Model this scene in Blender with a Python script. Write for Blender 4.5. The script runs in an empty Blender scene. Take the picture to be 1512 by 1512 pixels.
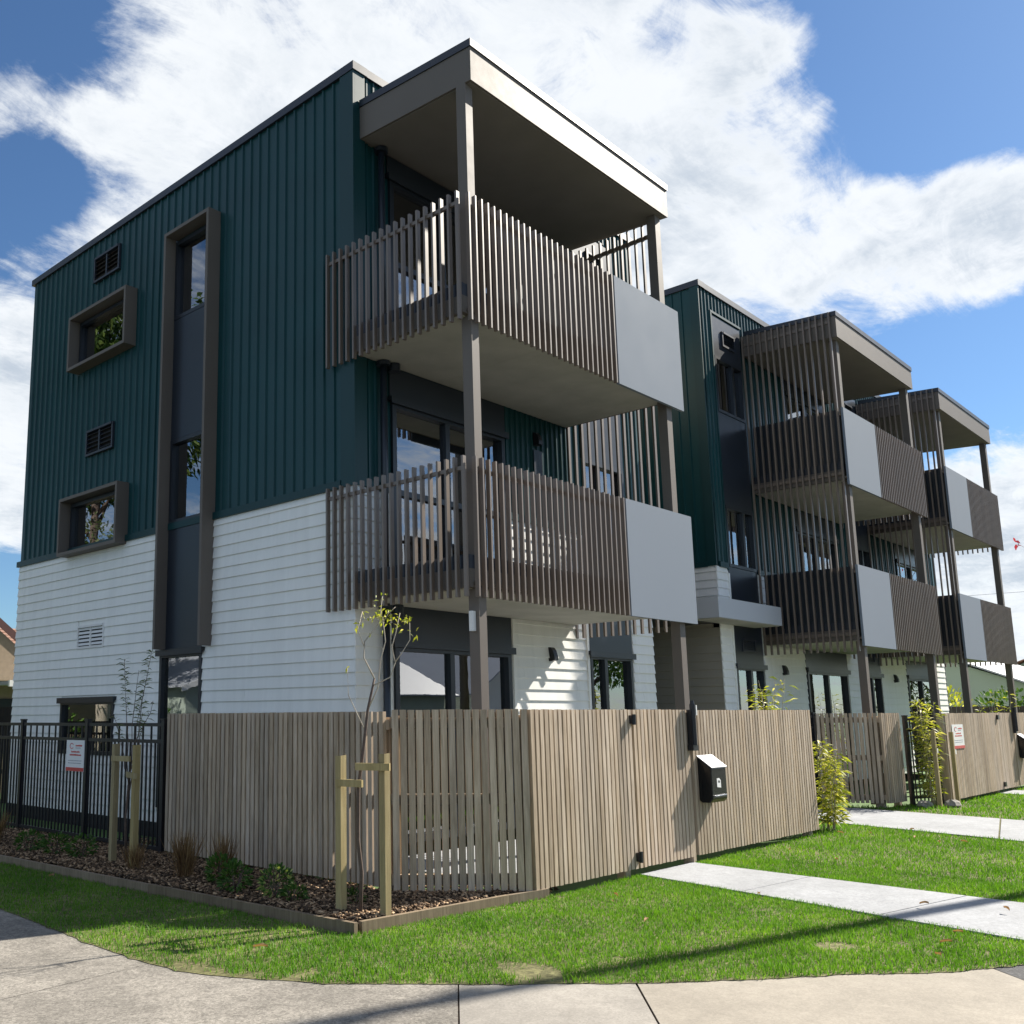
import bpy, math, random
import numpy as np
from mathutils import Vector, Matrix
from mathutils.geometry import tessellate_polygon
random.seed(7)
RNG = np.random.default_rng(11)
C = bpy.context.scene.collection
SC = bpy.context.scene
PI = math.pi

# ------------------------------------------------------------------ camera
YAW, PITCH, ROLL = math.radians(44.2652), math.radians(9.7079), math.radians(-0.3163)
CAM = Vector((-7.5545, -7.7449, 1.4572))
fw = Vector((math.sin(YAW) * math.cos(PITCH), math.cos(YAW) * math.cos(PITCH), math.sin(PITCH)))
rt = Vector((math.cos(YAW), -math.sin(YAW), 0))
up = rt.cross(fw)
r2 = rt * math.cos(ROLL) + up * math.sin(ROLL)
u2 = -rt * math.sin(ROLL) + up * math.cos(ROLL)
cd = bpy.data.cameras.new('camera')
cam = bpy.data.objects.new('camera', cd)
C.objects.link(cam)
M = Matrix((r2, u2, -fw)).transposed().to_4x4()
M.translation = CAM
cam.matrix_world = M
cd.sensor_width = 36
cd.lens = 1437.8133 / 1512 * 36
cd.shift_x = (756 - 524.2467) / 1512
cd.shift_y = (810.5811 - 756) / 1512
cd.clip_start = 0.05
cd.clip_end = 4000
SC.camera = cam

# ------------------------------------------------------------------ light
SUN = Vector((1.0, -0.26, 0.78)).normalized()
SUN_EL = math.asin(SUN.z)
SUN_ROT = math.atan2(SUN.x, SUN.y)
SKY_STRENGTH = 0.068
sl = bpy.data.lights.new('sun', 'SUN')
sl.energy = 4.5
sl.angle = math.radians(0.5)
sl.color = (1.0, 0.93, 0.82)
so = bpy.data.objects.new('sun', sl)
so.rotation_euler = SUN.to_track_quat('Z', 'Y').to_euler()
so.location = (20, -6, 20)
C.objects.link(so)
SC.view_settings.view_transform = 'Standard'
SC.view_settings.look = 'None'
SC.view_settings.exposure = 1.28
SC.view_settings.gamma = 1
SC.view_settings.use_curve_mapping = False


def pix_dir(x, y):
    v = fw + r2 * ((x - 524.2467) / 1437.8133) - u2 * ((y - 810.5811) / 1437.8133)
    return v.normalized()


class NT:
    """small node-tree writer"""
    def __init__(s, tree):
        s.t = tree
        s.n = tree.nodes
        s.l = tree.links

    def add(s, typ, **kw):
        n = s.n.new(typ)
        for k, v in kw.items():
            setattr(n, k, v)
        return n

    def put(s, sock, v):
        if hasattr(v, 'is_output') or isinstance(v, bpy.types.NodeSocket):
            s.l.new(v, sock)
        else:
            sock.default_value = v

    def math(s, op, a, b=None, c=None, clamp=False):
        n = s.add('ShaderNodeMath', operation=op, use_clamp=clamp)
        s.put(n.inputs[0], a)
        if b is not None:
            s.put(n.inputs[1], b)
        if c is not None:
            s.put(n.inputs[2], c)
        return n.outputs[0]

    def vmath(s, op, a, b):
        n = s.add('ShaderNodeVectorMath', operation=op)
        s.put(n.inputs[0], a)
        s.put(n.inputs[1], b)
        return n.outputs['Value'] if op in ('DOT_PRODUCT', 'LENGTH') else n.outputs[0]

    def maprange(s, v, a, b, c, d, smooth=False):
        n = s.add('ShaderNodeMapRange')
        if smooth:
            n.interpolation_type = 'SMOOTHSTEP'
        s.put(n.inputs[0], v)
        for i, q in enumerate((a, b, c, d)):
            s.put(n.inputs[i + 1], q)
        return n.outputs[0]

    def noise(s, vec, scale, detail=3, rough=0.5, dist=0.0):
        n = s.add('ShaderNodeTexNoise')
        if vec is not None:
            s.l.new(vec, n.inputs['Vector'])
        n.inputs['Scale'].default_value = scale
        n.inputs['Detail'].default_value = detail
        n.inputs['Roughness'].default_value = rough
        n.inputs['Distortion'].default_value = dist
        return n.outputs['Fac']

    def ramp(s, fac, stops, interp='LINEAR'):
        n = s.add('ShaderNodeValToRGB')
        n.color_ramp.interpolation = interp
        e = n.color_ramp.elements
        while len(e) > 1:
            e.remove(e[-1])
        e[0].position = stops[0][0]
        e[0].color = (*stops[0][1], 1)
        for p, c in stops[1:]:
            k = e.new(p)
            k.color = (*c, 1)
        s.put(n.inputs[0], fac)
        return n.outputs[0]

    def mix(s, fac, a, b, blend='MIX'):
        n = s.add('ShaderNodeMix', data_type='RGBA', blend_type=blend)
        s.put(n.inputs[0], fac)
        for i, q in ((6, a), (7, b)):
            if isinstance(q, tuple):
                n.inputs[i].default_value = (*q[:3], 1)
            else:
                s.l.new(q, n.inputs[i])
        return n.outputs[2]


def build_world():
    w = bpy.data.worlds.new('World')
    SC.world = w
    w.use_nodes = True
    w.node_tree.nodes.clear()
    t = NT(w.node_tree)
    sky = t.add('ShaderNodeTexSky', sky_type='NISHITA')
    sky.sun_disc = False
    sky.sun_elevation = SUN_EL
    sky.sun_rotation = SUN_ROT
    sky.air_density = 1.0
    sky.dust_density = 0.25
    sky.ozone_density = 2.6
    skyc = t.mix(1.0, sky.outputs[0], (0.50, 0.64, 0.76), 'MULTIPLY')
    d = t.add('ShaderNodeTexCoord').outputs['Generated']
    # cloud sheet coordinates: the view direction met with a flat layer overhead
    sep = t.add('ShaderNodeSeparateXYZ')
    t.l.new(d, sep.inputs[0])
    zz = t.math('ADD', t.math('MAXIMUM', sep.outputs[2], 0.0), 0.22)
    com = t.add('ShaderNodeCombineXYZ')
    t.l.new(t.math('DIVIDE', sep.outputs[0], zz), com.inputs[0])
    t.l.new(t.math('DIVIDE', sep.outputs[1], zz), com.inputs[1])
    pv = com.outputs[0]
    n1 = t.noise(pv, 2.1, 12, 0.60, 0.45)
    n2 = t.noise(pv, 6.0, 12, 0.68, 0.5)
    mp = t.add('ShaderNodeMapping')
    mp.inputs['Rotation'].default_value = (0, 0, 0.9)
    mp.inputs['Scale'].default_value = (1.0, 2.6, 1.0)
    t.l.new(pv, mp.inputs[0])
    n3 = t.noise(mp.outputs[0], 5.0, 12, 0.70, 0.8)
    fb = t.math('ADD', t.math('ADD', t.math('MULTIPLY', t.math('SUBTRACT', n1, 0.5), 1.9),
                              t.math('MULTIPLY', t.math('SUBTRACT', n2, 0.5), 1.5)), t.math('MULTIPLY', t.math('SUBTRACT', n3, 0.5), 1.3))
    # cloud banks (direction, angular radius, weight)
    blobs = [(250, 120, 200, .22), (110, 190, 160, .26), (430, 90, 220, .20), (620, 40, 230, .24), (800, 60, 220, .22), (900, 180, 170, .26), (960, 300, 140, .30),
             (1010, 30, 90, .25), (340, 250, 130, .2), (200, 330, 80, .15),
             (1140, 300, 110, .46), (1080, 390, 110, .46), (1225, 265, 80, .44), (1240, 400, 100, .6), (1320, 392, 105, .95), (1420, 352, 95, 1.15), (1496, 318, 80, 1.2),
             (1212, 205, 55, .45), (1205, 95, 60, .52), (1140, 115, 80, .46), (1100, 60, 70, .34), (1340, 148, 40, .5),
             (40, 620, 140, .32), (10, 780, 120, .40), (120, 440, 100, .28), (40, 500, 100, .25),
             (1450, 770, 130, .55), (1500, 860, 160, .55), (1490, 690, 85, .45), (1400, 850, 110, .5), (1370, 700, 45, .32),
             (30, 20, 90, -.75), (50, 350, 90, -.75), (30, 250, 60, -.4), (225, 270, 60, -.5), (150, 275, 50, -.25), (0, 905, 80, -1.0), (60, 900, 60, -.8), (70, 250, 60, -.35), (140, 60, 60, -.2),
             (1330, 110, 230, -.55), (1480, 180, 200, -.6), (1290, 560, 190, -.75), (1450, 540, 170, -.7), (1180, 450, 50, -.2), (1150, 200, 80, -.25), (1420, 60, 180, -.4)]
    acc = None
    for x, y, r, wt in blobs:
        dd = pix_dir(x, y)
        ra = math.atan(r / 1437.8)
        dot = t.vmath('DOT_PRODUCT', d, tuple(dd))
        m = t.maprange(dot, math.cos(ra * 1.5), math.cos(ra * 0.1), 0.0, wt, True)
        acc = m if acc is None else t.math('ADD', acc, m)
    far = t.noise(pv, 0.8, 2, 0.5)
    dens = t.math('ADD', t.math('ADD', t.math('MINIMUM', acc, 0.72), fb), t.math('ADD', t.math('MULTIPLY', t.math('SUBTRACT', far, 0.5), 0.5), 0.14))  # constant term adds cloud all round, out of view too, for fill light
    alpha = t.maprange(dens, -0.10, 0.66, 0.0, 1.0, True)
    shade = t.maprange(t.math('ADD', t.math('MULTIPLY', n3, 0.35), t.math('MULTIPLY', t.noise(pv, 2.6, 10, 0.65, 0.3), 0.65)), 0.42, 0.58, 0.0, 1.0, True)
    thick = t.maprange(dens, 0.40, 1.05, 0.0, 1.0, True)
    core = t.mix(shade, (3.5, 3.95, 4.5), (5.9, 6.1, 6.3))
    cloud = t.mix(thick, (6.0, 6.2, 6.35), core)
    col = t.mix(t.math('MULTIPLY', alpha, 0.95), skyc, cloud)
    bg = t.add('ShaderNodeBackground')
    t.l.new(col, bg.inputs[0])
    bg.inputs[1].default_value = SKY_STRENGTH
    o = t.add('ShaderNodeOutputWorld')
    t.l.new(bg.outputs[0], o.inputs[0])


build_world()

# ------------------------------------------------------------------ materials
MATS = {}


def new_mat(name):
    m = bpy.data.materials.new(name)
    m.use_nodes = True
    m.node_tree.nodes.clear()
    t = NT(m.node_tree)
    out = t.add('ShaderNodeOutputMaterial')
    p = t.add('ShaderNodeBsdfPrincipled')
    t.l.new(p.outputs[0], out.inputs[0])
    MATS[name] = m
    return m, t, p, out


def bump(t, p, h, strength, dist=0.01):
    b = t.add('ShaderNodeBump')
    b.inputs['Strength'].default_value = strength
    b.inputs['Distance'].default_value = dist
    t.l.new(h, b.inputs['Height'])
    t.l.new(b.outputs[0], p.inputs['Normal'])


def paint(name, col, rough=0.5, var=0.12, scale=3.0, spec=0.5, bs=0.0, bscale=60, metal=0.0, rnd=0.0, streak=0.0):
    m, t, p, o = new_mat(name)
    tc = t.add('ShaderNodeTexCoord')
    pos = t.add('ShaderNodeNewGeometry').outputs['Position']
    n = t.noise(pos, scale, 4, 0.6)
    f = t.maprange(n, 0.25, 0.75, 1 - var, 1 + var)
    if rnd:
        oi = t.add('ShaderNodeObjectInfo').outputs['Random']
        f = t.math('MULTIPLY', f, t.maprange(oi, 0, 1, 1 - rnd, 1 + rnd))
    if streak:
        mp = t.add('ShaderNodeMapping')
        mp.inputs['Scale'].default_value = (9, 9, 0.5)
        t.l.new(pos, mp.inputs[0])
        f = t.math('MULTIPLY', f, t.maprange(t.noise(mp.outputs[0], 1.0, 4, 0.6), 0.35, 0.7, 1 + streak * .3, 1 - streak))
    vm = t.add('ShaderNodeVectorMath', operation='SCALE')
    vm.inputs[0].default_value = col
    t.l.new(f, vm.inputs['Scale'])
    t.l.new(vm.outputs[0], p.inputs['Base Color'])
    t.l.new(t.maprange(t.noise(pos, scale * 4, 3), 0.3, 0.7, rough * 0.97, min(1, rough * 1.04)), p.inputs['Roughness'])
    p.inputs['Specular IOR Level'].default_value = spec
    p.inputs['Metallic'].default_value = metal
    if bs:
        bump(t, p, t.noise(pos, bscale, 3), bs)
    return m


def wood(name, c0, c1, c2, rough=0.75, grain=1.0):
    m, t, p, o = new_mat(name)
    oi = t.add('ShaderNodeObjectInfo')
    pos = t.add('ShaderNodeNewGeometry').outputs['Position']
    ofs = t.add('ShaderNodeVectorMath', operation='ADD')
    sc = t.add('ShaderNodeVectorMath', operation='SCALE')
    sc.inputs[0].default_value = (13.1, 7.7, 3.3)
    t.l.new(oi.outputs['Random'], sc.inputs['Scale'])
    t.l.new(pos, ofs.inputs[0])
    t.l.new(sc.outputs[0], ofs.inputs[1])
    mp = t.add('ShaderNodeMapping')
    mp.inputs['Scale'].default_value = (26, 26, 1.6)
    t.l.new(ofs.outputs[0], mp.inputs[0])
    g = t.noise(mp.outputs[0], 1.6, 6, 0.62, 0.8)
    mp2 = t.add('ShaderNodeMapping')
    mp2.inputs['Scale'].default_value = (5, 5, 0.9)
    t.l.new(ofs.outputs[0], mp2.inputs[0])
    g2 = t.noise(mp2.outputs[0], 1.0, 3, 0.5)
    col = t.ramp(t.math('ADD', t.math('MULTIPLY', g, 0.65), t.math('MULTIPLY', g2, 0.35)), [(0.28, c0), (0.5, c1), (0.72, c2)])
    hv = t.add('ShaderNodeHueSaturation')
    t.l.new(t.maprange(oi.outputs['Random'], 0, 1, 0.82, 1.15), hv.inputs['Value'])
    w2 = t.add('ShaderNodeTexWhiteNoise', noise_dimensions='1D')
    t.l.new(oi.outputs['Random'], w2.inputs['W'])
    t.l.new(t.maprange(w2.outputs['Value'], 0, 1, 0.88, 1.10), hv.inputs['Saturation'])
    t.l.new(col, hv.inputs['Color'])
    t.l.new(hv.outputs[0], p.inputs['Base Color'])
    p.inputs['Roughness'].default_value = rough
    p.inputs['Specular IOR Level'].default_value = 0.25
    bump(t, p, g, 0.35 * grain, 0.004)
    return m


def island_mat(name, stops, rough=0.7, trans=0.0, spec=0.2, patch=None):
    m, t, p, o = new_mat(name)
    g = t.add('ShaderNodeNewGeometry')
    f = g.outputs['Random Per Island']
    if patch:
        f = t.math('ADD', t.math('MULTIPLY', f, 1 - patch[1]), t.math('MULTIPLY', t.maprange(t.noise(g.outputs['Position'], patch[0], 4, 0.6), 0.3, 0.7, 0, 1), patch[1]))
    col = t.ramp(f, stops)
    t.l.new(col, p.inputs['Base Color'])
    p.inputs['Roughness'].default_value = rough
    p.inputs['Specular IOR Level'].default_value = spec
    if trans:
        tr = t.add('ShaderNodeBsdfTranslucent')
        t.l.new(t.mix(1.0, col, (1.5, 1.5, 0.7), 'MULTIPLY'), tr.inputs[0])
        mx = t.add('ShaderNodeMixShader')
        mx.inputs[0].default_value = trans
        t.l.new(p.outputs[0], mx.inputs[1])
        t.l.new(tr.outputs[0], mx.inputs[2])
        t.l.new(mx.outputs[0], o.inputs[0])
    return m


def concrete(name, col, speck=0.25, scale=180, stain=0.14, rough=0.85):
    m, t, p, o = new_mat(name)
    pos = t.add('ShaderNodeNewGeometry').outputs['Position']
    v = t.add('ShaderNodeTexVoronoi')
    v.inputs['Scale'].default_value = scale * 0.45
    t.l.new(pos, v.inputs['Vector'])
    vr = t.add('ShaderNodeSeparateColor')
    t.l.new(v.outputs['Color'], vr.inputs[0])
    f1 = t.maprange(vr.outputs[0], 0, 1, 1 - speck, 1 + speck)
    f2 = t.maprange(t.noise(pos, scale, 2, 0.6), 0.3, 0.7, 1 - speck, 1 + speck)
    f3 = t.maprange(t.noise(pos, 1.3, 6, 0.62), 0.3, 0.7, 1 - stain, 1 + stain)
    f4 = t.maprange(t.noise(pos, 9, 4, 0.62), 0.3, 0.7, 1 - stain * .6, 1 + stain * .6)
    f = t.math('MULTIPLY', t.math('MULTIPLY', f1, f2), t.math('MULTIPLY', f3, f4))
    vm = t.add('ShaderNodeVectorMath', operation='SCALE')
    vm.inputs[0].default_value = col
    t.l.new(f, vm.inputs['Scale'])
    t.l.new(vm.outputs[0], p.inputs['Base Color'])
    p.inputs['Roughness'].default_value = rough
    p.inputs['Specular IOR Level'].default_value = 0.25
    bump(t, p, t.noise(pos, scale, 2), 0.25, 0.003)
    return m


def glass(name, tint, refl):
    m = bpy.data.materials.new(name)
    m.use_nodes = True
    m.node_tree.nodes.clear()
    t = NT(m.node_tree)
    o = t.add('ShaderNodeOutputMaterial')
    tr = t.add('ShaderNodeBsdfTransparent')
    tr.inputs[0].default_value = (*tint, 1)
    gl = t.add('ShaderNodeBsdfGlossy')
    gl.inputs['Roughness'].default_value = 0.006
    gl.inputs[0].default_value = (0.93, 0.96, 1.0, 1)
    pos = t.add('ShaderNodeNewGeometry').outputs['Position']
    b = t.add('ShaderNodeBump')
    b.inputs['Strength'].default_value = 0.010
    b.inputs['Distance'].default_value = 0.05
    t.l.new(t.noise(pos, 2.2, 2, 0.5), b.inputs['Height'])
    t.l.new(b.outputs[0], gl.inputs['Normal'])
    fr = t.add('ShaderNodeFresnel')
    fr.inputs[0].default_value = 1.55
    mx = t.add('ShaderNodeMixShader')
    t.l.new(t.math('ADD', t.math('MULTIPLY', fr.outputs[0], 1.0), refl, clamp=True), mx.inputs[0])
    t.l.new(tr.outputs[0], mx.inputs[1])
    t.l.new(gl.outputs[0], mx.inputs[2])
    t.l.new(mx.outputs[0], o.inputs[0])
    MATS[name] = m
    return m


GREEN = paint('green_steel', (0.0058, 0.049, 0.054), 0.36, 0.16, 0.9, 0.32)
GREENT = paint('green_trim', (0.0055, 0.040, 0.044), 0.40, 0.08, 1.2, 0.32)
WHITE = paint('white_weatherboard', (0.86, 0.855, 0.82), 0.55, 0.03, 1.6, 0.4, bs=0.04, bscale=40, rnd=0.012, streak=0.06)
NAVY = paint('dark_flashing', (0.022, 0.027, 0.040), 0.40, 0.1, 2, 0.5)
DARK = paint('charcoal_panel', (0.018, 0.024, 0.034), 0.32, 0.08, 2, 0.5)
FRAME = paint('window_aluminium', (0.016, 0.020, 0.027), 0.35, 0.06, 3, 0.5)
TAUPE = paint('taupe_aluminium', (0.150, 0.130, 0.114), 0.56, 0.05, 2, 0.22)
SLATM = paint('bronze_slat', (0.165, 0.130, 0.106), 0.40, 0.05, 3, 0.6, rnd=0.08)
PANELM = paint('grey_metal_panel', (0.195, 0.23, 0.28), 0.75, 0.02, 0.6, 0.12)
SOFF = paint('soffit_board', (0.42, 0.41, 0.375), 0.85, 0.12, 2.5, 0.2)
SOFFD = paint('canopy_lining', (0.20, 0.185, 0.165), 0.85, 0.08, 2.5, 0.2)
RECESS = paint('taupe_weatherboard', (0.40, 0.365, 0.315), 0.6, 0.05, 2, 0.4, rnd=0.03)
PLINTH = paint('dark_plinth', (0.02, 0.021, 0.024), 0.7, 0.2, 4)
ROOM = paint('room_lining', (0.10, 0.105, 0.11), 0.9, 0.1, 1)
CURTAIN = paint('pale_curtain', (0.62, 0.64, 0.60), 0.9, 0.05, 4)
BLACKM = paint('black_powdercoat', (0.012, 0.012, 0.016), 0.38, 0.1, 5)
GLASS = glass('window_glass', (0.60, 0.66, 0.68), 0.22)
FENCE = wood('stained_fence_pine', (0.24, 0.185, 0.132), (0.43, 0.345, 0.258), (0.62, 0.515, 0.40))
STAKE = wood('treated_pine', (0.22, 0.17, 0.085), (0.32, 0.255, 0.125), (0.42, 0.345, 0.19))
EDGE = wood('weathered_pine', (0.12, 0.09, 0.06), (0.20, 0.155, 0.105), (0.29, 0.23, 0.16))
DARKWOOD = wood('dark_timber', (0.018, 0.015, 0.014), (0.03, 0.026, 0.024), (0.05, 0.042, 0.036))
PALECON = concrete('new_concrete', (0.315, 0.325, 0.34), 0.10, 120, 0.14)
AGG = concrete('aggregate_concrete', (0.225, 0.208, 0.182), 0.27, 150, 0.26)
MIDCON = concrete('broomed_concrete', (0.285, 0.265, 0.235), 0.11, 190, 0.14)
WARMCON = concrete('warm_concrete', (0.30, 0.27, 0.225), 0.09, 190, 0.13)
ASPH = concrete('asphalt', (0.07, 0.07, 0.072), 0.4, 130, 0.15)
SOIL = concrete('lawn_soil', (0.13, 0.125, 0.055), 0.35, 60, 0.25, 0.95)
GRASSFLAT = paint('distant_grass', (0.07, 0.14, 0.03), 0.9, 0.35, 1.5)
MULCHS = concrete('mulch_soil', (0.055, 0.038, 0.026), 0.5, 40, 0.3, 0.95)
BLADE = island_mat('grass_blade', [(0.0, (0.045, 0.12, 0.012)), (0.45, (0.085, 0.215, 0.018)), (0.8, (0.15, 0.30, 0.028)), (0.975, (0.24, 0.36, 0.05)), (1.0, (0.34, 0.31, 0.14))], 0.5, 0.35, 0.3, patch=(1.3, 0.42))
CHIP = island_mat('bark_chip', [(0.0, (0.035, 0.025, 0.018)), (0.4, (0.11, 0.072, 0.045)), (0.75, (0.28, 0.18, 0.105)), (1.0, (0.52, 0.37, 0.23))], 0.8)
LEAFG = island_mat('shrub_leaf', [(0.0, (0.03, 0.075, 0.015)), (0.6, (0.06, 0.13, 0.025)), (1.0, (0.12, 0.20, 0.045))], 0.45, 0.25)
LEAFV = island_mat('variegated_leaf', [(0.0, (0.035, 0.085, 0.02)), (0.6, (0.07, 0.15, 0.03)), (0.8, (0.35, 0.42, 0.12)), (1.0, (0.55, 0.55, 0.25))], 0.45, 0.25)
LEAFY = island_mat('bright_leaf', [(0.0, (0.14, 0.18, 0.02)), (0.5, (0.32, 0.35, 0.04)), (0.85, (0.50, 0.47, 0.12)), (1.0, (0.62, 0.58, 0.32))], 0.45, 0.35)
LEAFO = island_mat('olive_leaf', [(0.0, (0.06, 0.085, 0.03)), (0.6, (0.10, 0.13, 0.05)), (1.0, (0.17, 0.19, 0.09))], 0.5, 0.25)
LEAFD = island_mat('dark_foliage', [(0.0, (0.02, 0.045, 0.012)), (0.6, (0.045, 0.085, 0.02)), (1.0, (0.11, 0.15, 0.035))], 0.5, 0.25)
BLOOM = island_mat('red_bloom', [(0.0, (0.30, 0.02, 0.04)), (0.6, (0.45, 0.04, 0.07)), (1.0, (0.25, 0.10, 0.08))], 0.6, 0.2)
TUSSOCK = island_mat('tussock_blade', [(0.0, (0.10, 0.055, 0.03)), (0.6, (0.22, 0.13, 0.06)), (1.0, (0.36, 0.25, 0.12))], 0.7, 0.2)
DRYLEAF = island_mat('dry_leaf', [(0.0, (0.16, 0.08, 0.04)), (0.5, (0.36, 0.20, 0.10)), (1.0, (0.55, 0.38, 0.24))], 0.7, 0.15)
BARK = paint('sapling_bark', (0.10, 0.07, 0.055), 0.8, 0.3, 30)
BARKL = paint('pale_twig', (0.42, 0.37, 0.30), 0.8, 0.2, 30)
SIGNW = paint('sign_white', (0.78, 0.78, 0.78), 0.35, 0.02, 3)
SIGNR = paint('sign_red', (0.55, 0.06, 0.06), 0.4, 0.05, 3)
SIGNG = paint('sign_grey_print', (0.28, 0.30, 0.34), 0.5, 0.05, 3)
WHITEM = paint('white_metal', (0.75, 0.75, 0.74), 0.4, 0.03, 3)
GREYROOF = paint('grey_roof_steel', (0.34, 0.36, 0.40), 0.5, 0.05, 1)
REDTILE = paint('red_roof_tile', (0.36, 0.15, 0.09), 0.8, 0.25, 6)
BROWNTILE = paint('brown_roof_tile', (0.27, 0.15, 0.105), 0.8, 0.30, 8)
TRIMRED = paint('oxblood_trim', (0.07, 0.022, 0.02), 0.6, 0.1, 3)
TAN = paint('tan_brick', (0.30, 0.23, 0.16), 0.85, 0.15, 8)
SAGE = paint('sage_wall', (0.34, 0.40, 0.34), 0.7, 0.06, 1)
POLEW = wood('pole_timber', (0.10, 0.085, 0.07), (0.16, 0.14, 0.115), (0.22, 0.19, 0.16))

# ------------------------------------------------------------------ mesh helpers
WO = {}      # world origin of every object that parents others
MESHES = {}


def tag(o, label=None, cat=None, group=None, kind=None):
    if label:
        o['label'] = label
    if cat:
        o['category'] = cat
    if group:
        o['group'] = group
    if kind:
        o['kind'] = kind
    return o


def place(o, loc, parent):
    loc = Vector(loc)
    C.objects.link(o)
    WO[o] = loc
    if parent is not None:
        o.parent = parent
        o.location = loc - WO[parent]
    else:
        o.location = loc
    return o


def thing(name, label, cat, loc, group=None):
    return tag(place(bpy.data.objects.new(name, None), loc, None), label, cat, group)


class MB:
    def __init__(s):
        s.v = []
        s.f = []

    def add(s, vs, fs):
        k = len(s.v)
        s.v += [tuple(q) for q in vs]
        s.f += [tuple(k + i for i in f) for f in fs]
        return s

    def box(s, x0, x1, y0, y1, z0, z1):
        return s.hexa([(x0, y0, z0), (x1, y0, z0), (x1, y1, z0), (x0, y1, z0), (x0, y0, z1), (x1, y0, z1), (x1, y1, z1), (x0, y1, z1)])

    def hexa(s, p):
        return s.add(p, [(0, 3, 2, 1), (4, 5, 6, 7), (0, 1, 5, 4), (1, 2, 6, 5), (2, 3, 7, 6), (3, 0, 4, 7)])

    def prism(s, poly, vec):
        n = len(poly)
        vec = Vector(vec)
        a = [Vector(q) for q in poly]
        b = [q + vec for q in a]
        return s.add(a + b, [tuple(range(n))[::-1], tuple(range(n, 2 * n))] + [(i, (i + 1) % n, n + (i + 1) % n, n + i) for i in range(n)])

    def tube(s, pts, rad, n=6):
        pts = [Vector(q) for q in pts]
        if not hasattr(rad, '__len__'):
            rad = [rad] * len(pts)
        vs = []
        for i, q in enumerate(pts):
            d = (pts[min(i + 1, len(pts) - 1)] - pts[max(i - 1, 0)]).normalized()
            a = d.orthogonal().normalized() if abs(d.z) > 0.99 else Vector((0, 0, 1)).cross(d).normalized()
            b = d.cross(a)
            vs += [q + (a * math.cos(2 * PI * k / n) + b * math.sin(2 * PI * k / n)) * rad[i] for k in range(n)]
        fs = []
        for i in range(len(pts) - 1):
            fs += [(i * n + k, i * n + (k + 1) % n, (i + 1) * n + (k + 1) % n, (i + 1) * n + k) for k in range(n)]
        fs += [tuple(range(n))[::-1], tuple(range((len(pts) - 1) * n, len(pts) * n))]
        return s.add(vs, fs)

    def build(s, name, mat, parent=None, smooth=False, origin=None):
        a = np.array(s.v, float)
        c = Vector((a.min(0) + a.max(0)) / 2) if origin is None else Vector(origin)
        me = bpy.data.meshes.new(name)
        me.from_pydata([tuple(Vector(q) - c) for q in s.v], [], s.f)
        me.materials.append(mat)
        if smooth:
            me.polygons.foreach_set('use_smooth', [True] * len(me.polygons))
        me.update()
        return place(bpy.data.objects.new(name, me), c, parent)


def box_mesh(dx, dy, dz, mat):
    k = (round(dx, 4), round(dy, 4), round(dz, 4), mat.name)
    if k not in MESHES:
        m = MB().box(-dx / 2, dx / 2, -dy / 2, dy / 2, -dz / 2, dz / 2)
        me = bpy.data.meshes.new('box_piece')
        me.from_pydata(m.v, [], m.f)
        me.materials.append(mat)
        me.update()
        MESHES[k] = me
    return MESHES[k]


def bx(name, x0, x1, y0, y1, z0, z1, mat, parent=None):
    me = box_mesh(x1 - x0, y1 - y0, z1 - z0, mat)
    return place(bpy.data.objects.new(name, me), ((x0 + x1) / 2, (y0 + y1) / 2, (z0 + z1) / 2), parent)


def raw_mesh(name, verts, faces, mat, parent=None):
    """verts Nx3 numpy, faces Mx3 or Mx4 numpy"""
    me = bpy.data.meshes.new(name)
    nv, nf, k = len(verts), len(faces), faces.shape[1]
    me.vertices.add(nv)
    me.vertices.foreach_set('co', verts.astype(np.float32).ravel())
    me.loops.add(nf * k)
    me.loops.foreach_set('vertex_index', faces.astype(np.int32).ravel())
    me.polygons.add(nf)
    me.polygons.foreach_set('loop_start', np.arange(0, nf * k, k, dtype=np.int32))
    me.update(calc_edges=True)
    me.materials.append(mat)
    o = bpy.data.objects.new(name, me)
    return place(o, (0, 0, 0), parent) if parent is None else place(o, WO[parent], parent)


def poly_sheet(name, pts, z, mat, kind='structure', thick=0.0):
    vs = [Vector((x, y, 0)) for x, y in pts]
    tris = tessellate_polygon([vs])
    n = len(pts)
    fs = []
    for tr in tris:
        a, b, c = (vs[i] for i in tr)
        fs.append(tuple(tr) if (b - a).cross(c - a).z > 0 else tuple(tr)[::-1])
    v3 = [(x, y, z) for x, y in pts]
    if thick:
        v3 += [(x, y, z - thick) for x, y in pts]
        fs += [(i, (i + 1) % n, n + (i + 1) % n, n + i) for i in range(n)]
    m = MB()
    m.v, m.f = v3, fs
    o = m.build(name, mat)
    if kind:
        o['kind'] = kind
    return o


def sub1(u0, u1, cuts):
    """[u0,u1] minus cuts"""
    segs = [(u0, u1)]
    for a, b in cuts:
        ns = []
        for p, q in segs:
            if b <= p or a >= q:
                ns.append((p, q))
            else:
                if a > p:
                    ns.append((p, a))
                if b < q:
                    ns.append((b, q))
        segs = ns
    return [(p, q) for p, q in segs if q - p > 0.015]


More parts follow.
